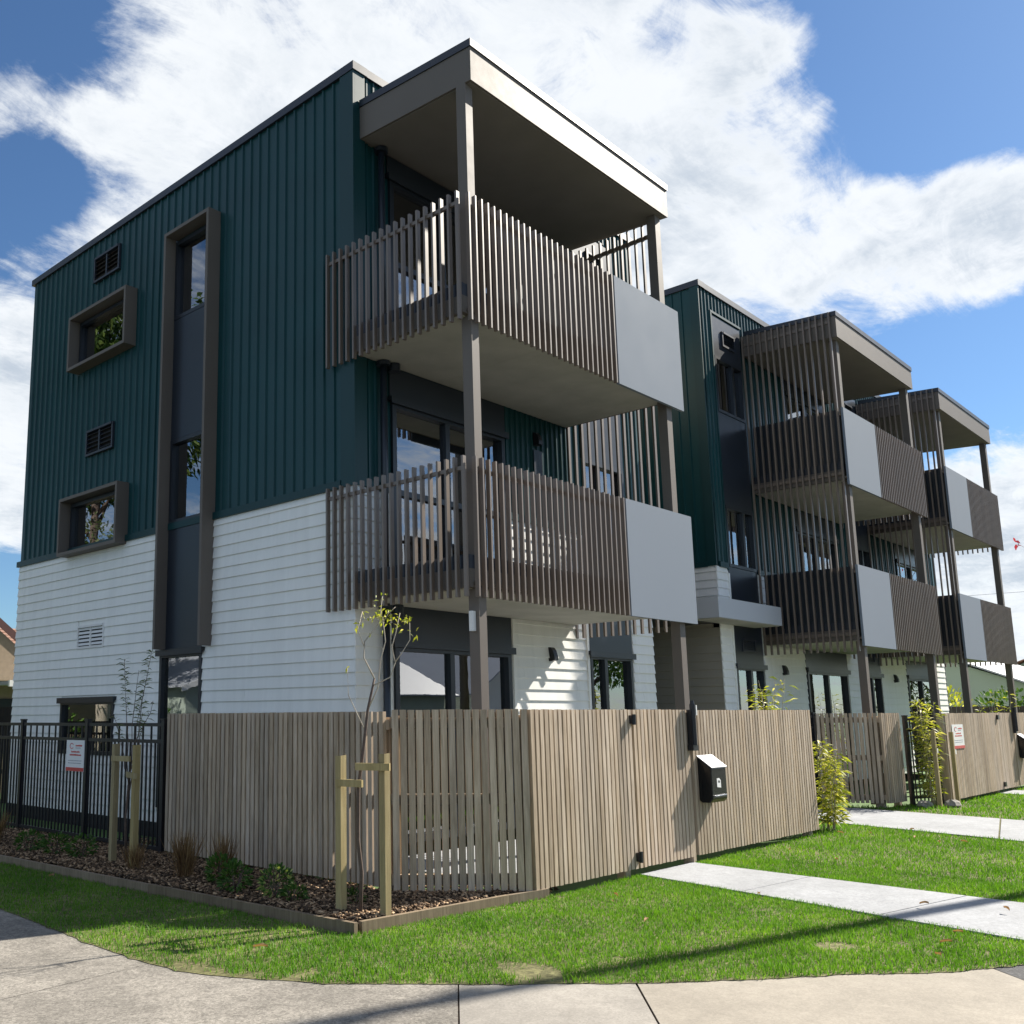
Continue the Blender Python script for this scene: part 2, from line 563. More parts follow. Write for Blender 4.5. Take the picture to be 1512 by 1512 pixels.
# ------------------------------------------------------------------ wall system
class Wall:
    """vertical wall plane; pl 'X': at x=c facing -x, u is y;  pl 'Y': at y=c facing -y, u is x"""
    def __init__(s, pl, c, bld):
        s.pl, s.c, s.b = pl, c, bld

    def P(s, u, o, z):
        return (s.c - o, u, z) if s.pl == 'X' else (u, s.c - o, z)

    def lbox(s, name, u0, u1, o0, o1, z0, z1, mat, parent):
        if s.pl == 'X':
            return bx(name, s.c - o1, s.c - o0, u0, u1, z0, z1, mat, parent)
        return bx(name, u0, u1, s.c - o1, s.c - o0, z0, z1, mat, parent)

    def mbox(s, m, u0, u1, o0, o1, z0, z1):
        if s.pl == 'X':
            return m.box(s.c - o1, s.c - o0, u0, u1, z0, z1)
        return m.box(u0, u1, s.c - o1, s.c - o0, z0, z1)

    def shell(s, u0, u1, z0, z1, holes, mat):
        us = sorted({u0, u1} | {h for q in holes for h in q[:2] if u0 < h < u1})
        zs = sorted({z0, z1} | {h for q in holes for h in q[2:4] if z0 < h < z1})
        m = MB()
        for a, b in zip(us, us[1:]):
            for c, d in zip(zs, zs[1:]):
                um, zm = (a + b) / 2, (c + d) / 2
                if any(h[0] < um < h[1] and h[2] < zm < h[3] for h in holes):
                    continue
                s.mbox(m, a, b, -0.12, 0, c, d)
        return m.build('wall', mat, s.b)

    def boards(s, u0, u1, zb0, rows, holes, wall, mat, ztop=None, pitch=0.1443):
        for k in range(rows):
            z0 = zb0 + k * pitch
            z1 = z0 + pitch + 0.012
            if ztop is not None:
                z1 = min(z1, ztop)
            cuts = [(h[0], h[1]) for h in holes if h[2] < z0 + pitch * 0.6 and h[3] > z0 + pitch * 0.4]
            joints = []
            ju = u0 + 1.1 + (k * 2.37) % 3.6
            while ju < u1:
                joints.append((ju - .0012, ju + .0012))
                ju += 4.2
            for a, b in sub1(u0, u1, cuts + (joints if pitch < .2 and u1 - u0 > 3 else [])):
                key = ('board', s.pl, round(b - a, 3), round(z1 - z0, 3), mat.name)
                if key not in MESHES:
                    hl, hz = (b - a) / 2, (z1 - z0)
                    prof = [(0.0, 0), (0.026, 0), (0.027, 0.004), (0.008, hz), (0.0, hz)]
                    if s.pl == 'X':
                        m = MB().prism([(-o, -hl, z) for o, z in prof], (0, 2 * hl, 0))
                    else:
                        m = MB().prism([(-hl, -o, z) for o, z in prof], (2 * hl, 0, 0))
                    me = bpy.data.meshes.new('board')
                    me.from_pydata(m.v, [], m.f)
                    me.materials.append(mat)
                    me.update()
                    MESHES[key] = me
                place(bpy.data.objects.new('board', MESHES[key]), s.P((a + b) / 2, 0.0005, z0), wall)

    def ribs(s, u0, u1, z0, z1, holes, wall, mat, pitch=0.184):
        n = int((u1 - u0) / pitch)
        for k in range(n + 1):
            u = u0 + k * pitch
            if u > u1:
                break
            cuts = [(h[2], h[3]) for h in holes if h[0] - 0.02 < u < h[1] + 0.02]
            for a, b in sub1(z0, z1, cuts):
                key = ('rib', s.pl, round(b - a, 3), mat.name)
                if key not in MESHES:
                    prof = [(-0.022, 0), (-0.012, 0.022), (0.012, 0.022), (0.022, 0)]
                    if s.pl == 'X':
                        m = MB().prism([(-o, q, -(b - a) / 2) for q, o in prof], (0, 0, b - a))
                    else:
                        m = MB().prism([(q, -o, -(b - a) / 2) for q, o in prof], (0, 0, b - a))
                    me = bpy.data.meshes.new('rib')
                    me.from_pydata(m.v, [], m.f)
                    me.materials.append(mat)
                    me.update()
                    MESHES[key] = me
                place(bpy.data.objects.new('rib', MESHES[key]), s.P(u, 0.0005, (a + b) / 2), wall)

    def window(s, u0, u1, z0, z1, mull=(), trans=(), curtain=None, name='window', fw_=0.055, proud=0.035, head=True, lin=None):
        m = MB()
        o0, o1 = -0.06, proud
        s.mbox(m, u0, u0 + fw_, o0, o1, z0, z1)
        s.mbox(m, u1 - fw_, u1, o0, o1, z0, z1)
        s.mbox(m, u0 + fw_, u1 - fw_, o0, o1, z1 - fw_, z1)
        s.mbox(m, u0 + fw_, u1 - fw_, o0, o1, z0, z0 + fw_)
        for q in mull:
            s.mbox(m, q - 0.04, q + 0.04, o0, o1 - 0.008, z0 + fw_, z1 - fw_)
        for q in trans:
            s.mbox(m, u0 + fw_, u1 - fw_, o0, o1 - 0.012, q - 0.035, q + 0.035)
        f = m.build(name, FRAME, s.b)
        xs = [u0 + fw_] + [q for q in mull] + [u1 - fw_]
        for i, (a, b) in enumerate(zip(xs, xs[1:])):
            d = 0.04
            s.lbox('pane', a + (d if i else 0), b - (d if i < len(xs) - 2 else 0), -0.03 - .012 * (i % 2), -0.024 - .012 * (i % 2), z0 + fw_, z1 - fw_, GLASS, f)
        # room behind, open to the glass
        r = MB()
        dp = 1.6
        s.mbox(r, u0 - .35, u1 + .35, -dp - .02, -dp, z0 - .02, z1 + .12)
        s.mbox(r, u0 - .37, u0 - .35, -dp, -0.125, z0 - .02, z1 + .12)
        s.mbox(r, u1 + .35, u1 + .37, -dp, -0.125, z0 - .02, z1 + .12)
        s.mbox(r, u0 - .35, u1 + .35, -dp, -0.125, z1 + .10, z1 + .12)
        s.mbox(r, u0 - .35, u1 + .35, -dp, -0.125, z0 - .04, z0 - .02)
        r.build('room', ROOM, f)
        for (a, b) in (curtain or ()):
            n = max(4, int((b - a) / 0.035))
            cm = MB()
            pts = []
            for k in range(n + 1):
                u = a + (b - a) * k / n
                pts.append((u, -0.16 - 0.022 * math.sin(k * 1.7) - 0.01 * math.sin(k * .9 + 1)))
            vs = [s.P(u, o, z) for z in (z0 + .03, z1 - .02) for u, o in pts]
            cm.add(vs, [(k, k + 1, n + 2 + k, n + 1 + k) for k in range(n)])
            cm.build('curtain', CURTAIN, f, smooth=True)
        if head:
            h = MB()
            s.mbox(h, u0 - .05, u1 + .05, 0, 0.075, z1, z1 + .055)
            s.mbox(h, u0 - .05, u1 + .05, 0.055, 0.075, z1 - .03, z1)
            h.build('head_flashing', FRAME, f)
        return f

    def panel(s, u0, u1, z0, z1, mat=None, o=0.02, name='panel'):
        return s.lbox(name, u0, u1, 0.001, o, z0, z1, mat or DARK, s.b)

    def louvre(s, u0, u1, z0, z1, mat, bays=2, rows=5, o=0.03):
        m = MB()
        f = 0.035
        s.mbox(m, u0, u0 + f, 0, o, z0, z1)
        s.mbox(m, u1 - f, u1, 0, o, z0, z1)
        s.mbox(m, u0 + f, u1 - f, 0, o, z0, z0 + f)
        s.mbox(m, u0 + f, u1 - f, 0, o + .012, z1 - f, z1)
        w = (u1 - u0 - 2 * f) / bays
        for k in range(1, bays):
            s.mbox(m, u0 + f + w * k - .018, u0 + f + w * k + .018, 0, o - .004, z0 + f, z1 - f)
        lv = m.build('louvre_vent', mat, s.b)
        s.lbox('backing', u0 + f, u1 - f, 0.0008, 0.003, z0 + f, z1 - f, PLINTH, lv)
        hh = (z1 - z0 - 2 * f) / rows
        for b in range(bays):
            a0 = u0 + f + w * b + (.018 if b else 0)
            a1 = u0 + f + w * (b + 1) - (.018 if b < bays - 1 else 0)
            for k in range(rows):
                zc = z0 + f + hh * k
                bm = MB().prism([s.P(a0, 0.004, zc + hh * .95), s.P(a0, 0.008, zc + hh * .95), s.P(a0, o - .004, zc + hh * .3), s.P(a0, o - .008, zc + hh * .25)],
                                Vector(s.P(a1, 0, 0)) - Vector(s.P(a0, 0, 0)))
                bm.build('blade', mat, lv)
        return lv

    def hood(s, u0, u1, z0, z1, d=0.21, t=0.05, closed=True):
        m = MB()
        s.mbox(m, u0, u0 + t, 0.0, d, z0, z1)
        s.mbox(m, u1 - t, u1, 0.0, d, z0, z1)
        s.mbox(m, u0 + t, u1 - t, 0.0, d, z1 - t, z1)
        if closed:
            s.mbox(m, u0 + t, u1 - t, 0.0, d, z0, z0 + t)
        return m.build('window_hood', TAUPE, s.b)

    def wall_light(s, u, z):
        m = MB()
        prof = [(0, -.09), (.05, -.09), (.10, -.085), (.10, -.03), (.075, .05), (.045, .09), (0, .09)]
        m.prism([s.P(u - .045, o, z + q) for o, q in prof], Vector(s.P(.09, 0, 0)) - Vector(s.P(0, 0, 0)))
        l = m.build('wall_light', BLACKM, s.b)
        s.lbox('back_plate', u - .055, u + .055, 0.0, 0.027, z - .095, z + .095, BLACKM, l)
        return l


BP = 0.1443
H = 9.378

# ------------------------------------------------------------------ balcony system
PT, PB, F3 = 6.951, 5.515, 2.9


def slat(parent, x, y, z0, z1, dx, dy, mat=None):
    bx('slat', x - dx / 2, x + dx / 2, y - dy / 2, y + dy / 2, z0, z1, mat or SLATM, parent)


def canopy(bld, x0, x1, left_open):
    zf0, zf1, zb0, zb1 = 8.297, 8.70, 8.385, 8.80
    yf = -1.7612
    m = MB().hexa([(x0, yf, zf0), (x1, yf, zf0), (x1, -.002, zb0), (x0, -.002, zb0), (x0, yf, zf1), (x1, yf, zf1), (x1, -.002, zb1), (x0, -.002, zb1)])
    can = m.build('canopy', TAUPE, bld)
    e = 0.015
    MB().hexa([(x0 - e, yf - e, zf1), (x1 + e, yf - e, zf1), (x1 + e, -.04, zb1), (x0 - e, -.04, zb1),
               (x0 - e, yf - e, zf1 + .09), (x1 + e, yf - e, zf1 + .09), (x1 + e, -.04, zb1 + .09), (x0 - e, -.04, zb1 + .09)]).build('roof_flashing', NAVY, can)
    i = 0.03
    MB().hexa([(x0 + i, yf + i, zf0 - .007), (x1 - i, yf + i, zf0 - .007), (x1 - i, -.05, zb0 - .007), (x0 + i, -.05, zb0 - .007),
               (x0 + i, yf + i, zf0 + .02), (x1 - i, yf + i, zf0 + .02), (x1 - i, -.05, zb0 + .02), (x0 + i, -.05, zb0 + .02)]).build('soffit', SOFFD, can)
    return can


def balcony(bld, x0, x1, zo, px0, px1, sx0, sx1, left, right):
    """zo: 0 upper, -2.9 lower. panel px0..px1, front slats sx0..sx1; left / right describe the side screens"""
    zs = 5.615 + zo
    pt, pb = PT + zo, PB + zo
    sl_ = bx('balcony', x0, x1, -1.655, -0.002, zs, zs + .19, TAUPE, bld)
    for q in range(3):
        w3 = (x1 - x0 - .10) / 3
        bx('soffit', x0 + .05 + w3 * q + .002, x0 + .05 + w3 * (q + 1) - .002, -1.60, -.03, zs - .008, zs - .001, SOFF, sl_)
    bx('deck', x0 + .03, x1 - .03, -1.62, -.004, zs + .191, zs + .23, PLINTH, sl_)
    m = MB()
    m.box(x0 + .002, x0 + .03, -1.62, -.004, zs + .191, zs + .33)
    m.box(x1 - .03, x1 - .002, -1.62, -.004, zs + .191, zs + .33)
    m.box(x0 + .002, x1 - .002, -1.652, -1.62, zs + .191, zs + .33)
    m.build('upstand', NAVY, sl_)
    # front face
    bx('panel', px0, px1, -1.742, -1.70, pb, pt, PANELM, sl_)
    n = int(round((sx1 - sx0) / 0.1075))
    for k in range(n + 1):
        x = sx0 + (sx1 - sx0) * k / n
        slat(sl_, x, -1.72, pb, pt, 0.022, 0.05)
    m = MB()
    m.box(min(sx0, px0) + .02, max(sx1, px1) - .02, -1.694, -1.662, pt - .14, pt - .10)
    m.box(min(sx0, px0) + .02, max(sx1, px1) - .02, -1.694, -1.657, zs + .02, zs + .06)
    if left == 'slats':
        m.box(x0 - .05, x0 - .018, -1.66, .36, pt - .14, pt - .10)
        for k in range(19):
            slat(sl_, -0.080, .368 - k * .1125, pb, pt, 0.05, 0.026)
    if left == 'panel':
        bx('side_panel', x0 + .035, x0 + .065, -1.66, -.06, zs + .20, pt - .02, DARK, sl_)
    if right == 'slats':
        m.box(x1 + .005, x1 + .03, -1.66, -.03, pt - .14, pt - .10)
        for k in range(15):
            slat(sl_, x1 + .055, -.06 - k * .1125, pb, pt, 0.05, 0.026)
    m.build('handrail', SLATM, sl_)
    return sl_


def screen(bld, x, y0, y1, z0, z1, pitch=.1125):
    n = int(abs(y1 - y0) / pitch)
    ya, yb_ = min(y0, y1), max(y0, y1)
    s = bx('slat_screen', x + .026, x + .05, ya, yb_, 5.70, 5.76, SLATM, bld)
    bx('rail', x + .026, x + .05, ya, yb_, 2.80, 2.86, SLATM, s)
    bx('rail', x + .026, x + .05, ya, yb_, z1 - .2, z1 - .14, SLATM, s)
    for k in range(n + 1):
        slat(s, x, y0 + (y1 - y0) * k / n, z0, z1, 0.05, 0.026)
    return s


def post(bld, x0, x1, y0=-1.68, y1=-1.55, z0=-.1, z1=8.31):
    return bx('post', x0, x1, y0, y1, z0, z1, TAUPE, bld)


# ------------------------------------------------------------------ near block
A = thing('apartment_block', 'near three-storey block with dark green ribbed cladding above white weatherboards and a corner balcony stack', 'apartment building', (0, 0, 0))
AL = Wall('X', 0.0, A)
AF = Wall('Y', 0.0, A)
DEP = 8.39
ZG = 4.049
# side wall openings
small1 = (4.90, 6.56, 7.19, 7.97)
small2 = (4.95, 6.60, 4.09, 4.87)
tall = [(2.93, 3.74, 7.16, 8.38), (2.93, 3.74, 4.12, 5.34), (2.88, 3.87, 0.25, 2.31)]
low = (5.05, 6.66, 0.90, 1.70)
holesL = [small1, small2, low] + tall
stack = (2.88, 3.79, 2.31, 8.43)
wl = AL.shell(0.0, DEP, 0.12, ZG, holesL, WHITE)
wu = AL.shell(0.0, DEP, ZG, 9.27, holesL, GREEN)
zb0 = 3.95 - 27 * BP
AL.boards(-0.001, DEP, zb0, 28, [low, tall[2], stack, (5.42, 6.23, 2.50, 2.86)], wl, WHITE, ZG)
AL.ribs(0.34, DEP - .08, 4.14, 9.265, [stack[:3] + (9.0,) if False else (2.68, 3.80, 4.1, 8.50), (4.82, 6.64, 7.07, 8.05), (4.87, 6.69, 3.9, 4.96), (5.33, 6.13, 8.54, 8.97), (5.33, 6.16, 5.57, 6.0)], wu, GREEN)
AL.lbox('corner_trim', -0.034, 0.20, 0.0008, 0.034, ZG, 9.268, GREENT, A)
AL.lbox('base_flashing', 0.201, DEP + .06, 0.001, 0.045, ZG - .01, ZG + .085, GREENT, A)
AL.lbox('parapet_capping', -0.05, DEP + .05, -0.2, 0.045, 9.27, H, NAVY, A)
AL.lbox('plinth', 0.0, DEP, -0.1, 0.008, -0.3, 0.119, PLINTH, A)
AL.lbox('stack_panel', 2.88, 3.79, 0.001, 0.03, 2.372, 4.115, DARK, A)
AL.lbox('stack_panel', 2.88, 3.79, 0.001, 0.03, 5.345, 7.155, DARK, A)
AL.lbox('side_trim', 3.795, 3.86, 0.001, 0.034, 2.38, ZG - .012, WHITE, A)
AL.window(*tall[0], curtain=[(2.96, 3.40)], head=False)
AL.window(*tall[1], curtain=[(3.36, 3.72)], head=False)
AL.window(*tall[2], head=True)
AL.window(*small1, curtain=[(6.05, 6.5)], head=False)
AL.window(*small2, curtain=[(6.15, 6.55)], head=False)
AL.window(*low, head=True)
AL.hood(4.83, 6.63, 7.10, 8.04)
AL.hood(4.88, 6.68, 4.00, 4.94)
hd = MB()
AL.mbox(hd, 2.68, 2.73, 0.0, 0.21, 2.365, 8.47)
AL.mbox(hd, 3.74, 3.79, 0.03, 0.21, 2.365, 8.47)
AL.mbox(hd, 2.73, 3.74, 0.0, 0.21, 8.42, 8.47)
hd.build('window_hood', TAUPE, A)
AL.louvre(5.33, 6.13, 8.54, 8.97, NAVY, o=0.06)
AL.louvre(5.33, 6.16, 5.58, 6.0, NAVY, o=0.06)
AL.louvre(5.42, 6.23, 2.50, 2.86, WHITEM)

# front wall
XE = 6.52
doors = [(0.60, 2.80, 0.05, 2.26), (0.60, 2.80, 3.05, 5.17), (0.60, 2.80, 5.95, 8.07)]
wins = [(4.68, 5.83, 0.25, 2.30), (4.72, 5.85, 4.10, 5.22), (4.72, 5.85, 7.00, 8.10)]
holesF = doors + wins
fl = AF.shell(0.0, XE, 0.12, ZG, holesF, WHITE)
fu = AF.shell(0.0, XE, ZG, 9.27, holesF, GREEN)
dcut = [(0.56, 2.84, 0, 2.74), (0.56, 2.84, 2.95, 5.56), (4.62, 5.89, 0.2, 8.9)]
AF.boards(-0.0265, XE + .0, zb0, 28, dcut, fl, WHITE, ZG)
AF.ribs(0.22, XE - .1, 4.14, 9.265, [(0.56, 2.84, 2.9, 8.45), (4.62, 5.89, 0, 8.95)], fu, GREEN, pitch=.12)
AF.lbox('corner_trim', 0.0006, 0.17, 0.0008, 0.034, ZG, 9.268, GREENT, A)
AF.lbox('base_flashing', 0.171, .58, 0.001, 0.045, ZG - .01, ZG + .085, GREENT, A)
AF.lbox('base_flashing', 2.84, 4.6, 0.001, 0.045, ZG - .01, ZG + .085, GREENT, A)
AF.lbox('parapet_capping', 0.2, XE + .04, -0.2, 0.045, 9.27, H, NAVY, A)
for k, (a, b, c, d) in enumerate(doors):
    AF.window(a, b, c, d, mull=[1.62], trans=[c + 1.02] if k else [], name='sliding_door', fw_=.07, curtain=[(0.68, 0.95), (2.45, 2.7)] if k != 1 else [(0.68, 1.0)], head=True)
    AF.panel(a - .03, b + .03, d + .058, [2.71, 5.60, 8.40][k] - .002)
for k, (a, b, c, d) in enumerate(wins):
    AF.window(a, b, c, d, mull=[a + .42], curtain=[(b - .35, b - .08)], head=(k == 0))
AF.panel(4.66, 5.86, 2.36, 4.095)
AF.panel(4.70, 5.87, 5.225, 6.995)
AF.panel(4.70, 5.87, 8.105, 8.92)
AF.louvre(5.05, 5.55, 8.35, 8.65, NAVY, bays=1, o=0.05)
AF.lbox('window_trim', 4.60, 4.655, 0.001, 0.036, 0.2, 4.0, WHITE, A)
AF.lbox('door_trim', 2.845, 2.89, 0.001, 0.034, 0.13, 2.705, WHITE, A)
AF.wall_light(3.72, 2.27)
AF.wall_light(3.55, 5.28)
bx('meter_vent', 3.46, 3.66, -0.04, -0.031, 4.75, 5.12, DARK, A)
# right and rear walls, roof
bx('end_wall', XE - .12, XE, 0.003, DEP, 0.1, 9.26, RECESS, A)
bx('rear_wall', 0.12, XE - .12, DEP - .12, DEP, 0.1, 9.26, WHITE, A)
bx('roof', 0.12, XE - .12, .12, DEP - .12, 9.05, 9.15, GREYROOF, A)
# balconies
canopy(A, 0.0822, 4.4176, True)
for zo in (0, -F3):
    balcony(A, -0.03, 4.34, zo, 2.9089, 4.5675, 0.02, 2.86, 'slats', None)
screen(A, 4.375, -1.50, -.02, 2.52, 8.29)
post(A, 0.08, 0.20)
post(A, 4.20, 4.335)
for x, z0, z1 in ((0.40, -.1, 2.70), (0.40, 3.05, 5.60), (0.40, 5.95, 8.36)):
    p = MB().tube([(x, -.085, z0), (x, -.085, z1)], 0.042, 12).build('downpipe', DARK, A, True)
    MB().tube([(x, -.085, z1 - .05), (x, -.085, z1)], 0.085, 14).build('collar', DARK, p)
for z in (5.60, 2.70):
    MB().tube([(.56, -.11, z - .09), (.56, -.11, z)], 0.075, 14).build('drain_outlet', DARK, A)
MB().box(0.015, .075, -1.64, -1.60, 2.28, 2.48).build('sensor_light', WHITEM, A)

# ------------------------------------------------------------------ far block
B = thing('apartment_block', 'far green block with two stacks of mirrored slatted balconies, beyond the entry recess', 'apartment building', (8.97, 0, 0))
BX0, BX1 = 8.97, 21.9
BL_ = Wall('X', BX0, B)
BF = Wall('Y', 0.03, B)
bl_l = BL_.shell(0.03, DEP, 3.02, ZG, [], WHITE)
BL_.boards(0.004, DEP, zb0 + 21 * BP, 7, [], bl_l, WHITE, ZG)
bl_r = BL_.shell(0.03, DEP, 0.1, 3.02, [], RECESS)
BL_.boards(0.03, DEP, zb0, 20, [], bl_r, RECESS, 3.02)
bl_u = BL_.shell(0.03, DEP, ZG, 9.33, [], GREEN)
BL_.ribs(0.36, DEP - .1, 4.14, 9.32, [], bl_u, GREEN)
BL_.lbox('corner_trim', 0.0, 0.17, 0.0008, 0.034, ZG, 9.33, GREENT, B)
BL_.lbox('base_flashing', 0.171, DEP, 0.001, 0.045, ZG - .01, ZG + .085, GREENT, B)
BL_.lbox('parapet_capping', -0.02, DEP, -0.2, 0.045, 9.33, 9.442, NAVY, B)
cols = [(9.45, 10.60), (15.72, 16.90)]
drs = [(12.62, 14.82), (18.78, 20.95)]
holesB = []
for a, b in cols:
    holesB += [(a, b, .25, 2.28), (a, b, 4.08, 5.22), (a, b, 7.00, 8.10)]
for a, b in drs:
    holesB += [(a, b, .05, 2.30), (a, b, 3.05, 5.17), (a, b, 5.95, 8.07)]
bfl = BF.shell(BX0, BX1, 0.12, ZG, holesB, WHITE)
bfu = BF.shell(BX0, BX1, ZG, 9.33, holesB, GREEN)
bcut = [(a - .06, b + .06, 0, 9) for a, b in cols] + [(a - .04, b + .04, 0, 2.74) for a, b in drs] + [(a - .04, b + .04, 2.95, 5.56) for a, b in drs]
BF.boards(BX0 - .0265, BX1, zb0, 28, bcut, bfl, WHITE, ZG)
BF.ribs(BX0 + .12, BX1 - .1, 4.14, 9.325, [(a - .06, b + .06, 0, 8.95) for a, b in cols] + [(a - .04, b + .04, 2.9, 8.45) for a, b in drs], bfu, GREEN, pitch=.14)
BF.lbox('base_flashing', BX0 + .1, cols[0][0] - .07, 0.001, 0.045, ZG - .01, ZG + .085, GREENT, B)
BF.lbox('base_flashing', cols[0][1] + .07, drs[0][0] - .05, 0.001, 0.045, ZG - .01, ZG + .085, GREENT, B)
BF.lbox('parapet_capping', BX0 + .18, BX1 + .04, -0.2, 0.045, 9.33, 9.442, NAVY, B)
for a, b in cols:
    BF.window(a, b, .25, 2.28, mull=[a + .62], curtain=[(a + .7, b - .1)], head=True)
    BF.window(a, b, 4.08, 5.22, mull=[a + .72], curtain=[(a + .08, a + .22)], head=False)
    BF.window(a, b, 7.00, 8.10, mull=[a + .72], curtain=[(b - .3, b - .08)], head=False)
    BF.panel(a - .02, b + .02, 2.34, 4.075)
    BF.panel(a - .02, b + .02, 5.225, 6.995)
    BF.panel(a - .02, b + .02, 8.105, 8.90)
    BF.louvre(a + .35, a + .88, 8.36, 8.66, NAVY, bays=1, o=0.05)
    BF.louvre(a + .3, a + .85, 2.56, 2.80, NAVY, bays=1, o=0.04)
    BF.lbox('window_trim', a - .07, a - .022, 0.001, 0.036, 4.0, 8.93, GREENT, B)
    BF.lbox('window_trim', a - .07, a - .022, 0.001, 0.036, 0.2, 3.95, WHITE, B)
    BF.lbox('window_trim', a - .07, b + .07, 0.001, 0.036, 8.935, 8.98, GREENT, B)
for a, b in drs:
    for k, (c, d) in enumerate(((.05, 2.30), (3.05, 5.17), (5.95, 8.07))):
        BF.window(a, b, c, d, mull=[a + 1.1], trans=[c + 1.02] if k else [], name='sliding_door', fw_=.07, head=True, curtain=[(b - .4, b - .1)])
        BF.panel(a - .03, b + .03, d + .058, [2.71, 5.60, 8.40][k] - .002)
BF.wall_light(11.50, 2.27)
BF.wall_light(17.85, 2.25)
bx('end_wall', BX1 - .12, BX1, 0.155, DEP, 0.1, 9.32, WHITE, B)
bx('rear_wall', BX0 + .12, BX1 - .12, DEP - .12, DEP, 0.1, 9.32, WHITE, B)
bx('roof', BX0 + .12, BX1 - .12, .16, DEP - .12, 9.05, 9.15, GREYROOF, B)
bx('downpipe', BX1 + .01, BX1 + .11, 0.02, .12, -.1, 9.3, DARK, B)
for dx in (0, 6.2404):
    canopy(B, 10.7071 + dx, 15.0291 + dx, True)
    for zo in (0, -F3):
        balcony(B, 10.72 + dx, 15.06 + dx, zo, 10.7239 + dx, 12.37 + dx, 12.42 + dx, 15.17 + dx, 'panel', 'slats')
    screen(B, 10.665 + dx, -1.66, -.02, 2.52, 8.78)
    post(B, 10.86 + dx, 10.99 + dx)
    post(B, 14.80 + dx, 14.94 + dx)
# entry link
bx('entry_roof', 7.84, 10.33, -.50, 0.0, 3.02, 3.355, paint('pale_grey_steel', (0.46, 0.48, 0.52), 0.5, 0.03, 1.0), B)
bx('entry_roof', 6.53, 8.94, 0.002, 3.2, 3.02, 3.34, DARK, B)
bx('entry_soffit', 7.88, 10.29, -.46, -.005, 3.010, 3.019, SOFF, B)
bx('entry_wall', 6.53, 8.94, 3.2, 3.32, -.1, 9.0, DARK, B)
bx('entry_door', 7.2, 8.2, 3.15, 3.19, -.08, 2.1, FRAME, B)

# ------------------------------------------------------------------ setting
bx('ground', -160, 220, -160, 220, -.45, -.30, GRASSFLAT)['kind'] = 'structure'
road = poly_sheet('road', [(-60, -60), (60, -60), (60, -9.4), (3, -9.2), (-4.9, -7.6), (-6.6, -4.8), (-6.9, 60), (-60, 60)], -.27, ASPH)
LE = [(-3.55, 9.0), (-3.69, .55), (-3.743, -.29), (-3.814, -1.34), (-3.823, -2.0), (-3.77, -2.345), (-3.678, -2.577), (-3.34, -3.141),
      (-2.79, -3.741), (-2.027, -4.473), (-1.5, -4.9), (-.943, -5.289), (-.454, -5.717), (.104, -6.0), (1.5, -6.55), (4.0, -7.1), (32, -7.6)]
LAWN = LE + [(32, -2.2), (17.6, -2.40), (12.1, -2.40), (11.3, -1.95), (10.6, -1.85), (10.3, -1.0), (7.3, -1.0), (6.2, -2.44), (-.1, -2.505), (-2.30, -2.365), (-2.56, 3.1), (-2.7, 9.0)]
LFR = [(-3.55, 9.0)]
for (p0, p1) in zip(LE, LE[1:]):
    nn = max(2, int(math.hypot(p1[0] - p0[0], p1[1] - p0[1]) / .07)) if p1[0] < 5 else 4
    for q in range(1, nn + 1):
        f = q / nn
        ln = math.hypot(p1[0] - p0[0], p1[1] - p0[1])
        ox, oy = (p1[1] - p0[1]) / ln, -(p1[0] - p0[0]) / ln
        e = .018 + abs(random.gauss(0, .012))
        LFR.append((p0[0] + (p1[0] - p0[0]) * f + ox * e, p0[1] + (p1[1] - p0[1]) * f + oy * e))
poly_sheet('lawn', LFR + LAWN[len(LE):], -.128, SOIL)
# yard behind the fences
poly_sheet('yard', [(-2.3, -2.36), (-.1, -2.50), (6.2, -2.435), (7.3, -.99), (10.3, -.99), (10.6, -1.84), (11.3, -1.94), (12.1, -2.39), (34, -2.15), (34, 12), (-2.7, 12), (-2.55, 3.1)], -.150, GRASSFLAT)
poly_sheet('patio', [(.1, -1.6), (6.3, -1.6), (6.3, 0), (.1, 0)], -.10, PALECON, thick=.05)
def jointed_path(name, left, right, cuts):
    """a concrete path cast in bays between two edge lines (near end to far end)"""
    def at(line, f):
        q = f * (len(line) - 1)
        k = min(int(q), len(line) - 2)
        a, b = line[k], line[k + 1]
        return (a[0] + (b[0] - a[0]) * (q - k), a[1] + (b[1] - a[1]) * (q - k))
    root = place(bpy.data.objects.new(name, None), (left[0][0], left[0][1], -.11), None)
    root['kind'] = 'structure'
    for f0, f1 in zip(cuts, cuts[1:]):
        g = .0012
        fs = [f0 + g + (f1 - f0 - 2 * g) * q / 4 for q in range(5)]
        pts = [at(left, f) for f in fs] + [at(right, f) for f in fs[::-1]]
        o = poly_sheet('bay', pts, -.112 + random.uniform(-.0015, .0015), PALECON, None, .08)
        o.parent = root
        o.location = WO[o] - WO[root]


jointed_path('front_path', [(1.52, -2.47), (.70, -6.30)], [(2.62, -2.47), (2.28, -6.72)], [0, .30, .62, 1])
jointed_path('entry_path', [(8.5, 3.1), (7.75, -1.5), (7.61, -2.2), (7.01, -4.58), (6.4, -7.18)], [(8.93, 3.1), (8.93, -.5), (10.12, -1.5), (9.78, -4.0), (9.25, -7.24)], [0, .25, .5, .72, .88, 1])
jointed_path('far_path', [(15.2, -2.45), (14.4, -7.3)], [(16.3, -2.45), (15.6, -7.35)], [0, .5, 1])
# footpath slabs following the kerb of the corner
fp = place(bpy.data.objects.new('footpath', None), (-4, -4, -.14), None)
fp['kind'] = 'structure'


def slab(pts, mat, z=-.1315):
    o = poly_sheet('slab', pts, z, mat, None, .1)
    w = WO[o]
    o.parent = fp
    o.location = w - WO[fp]
    return o


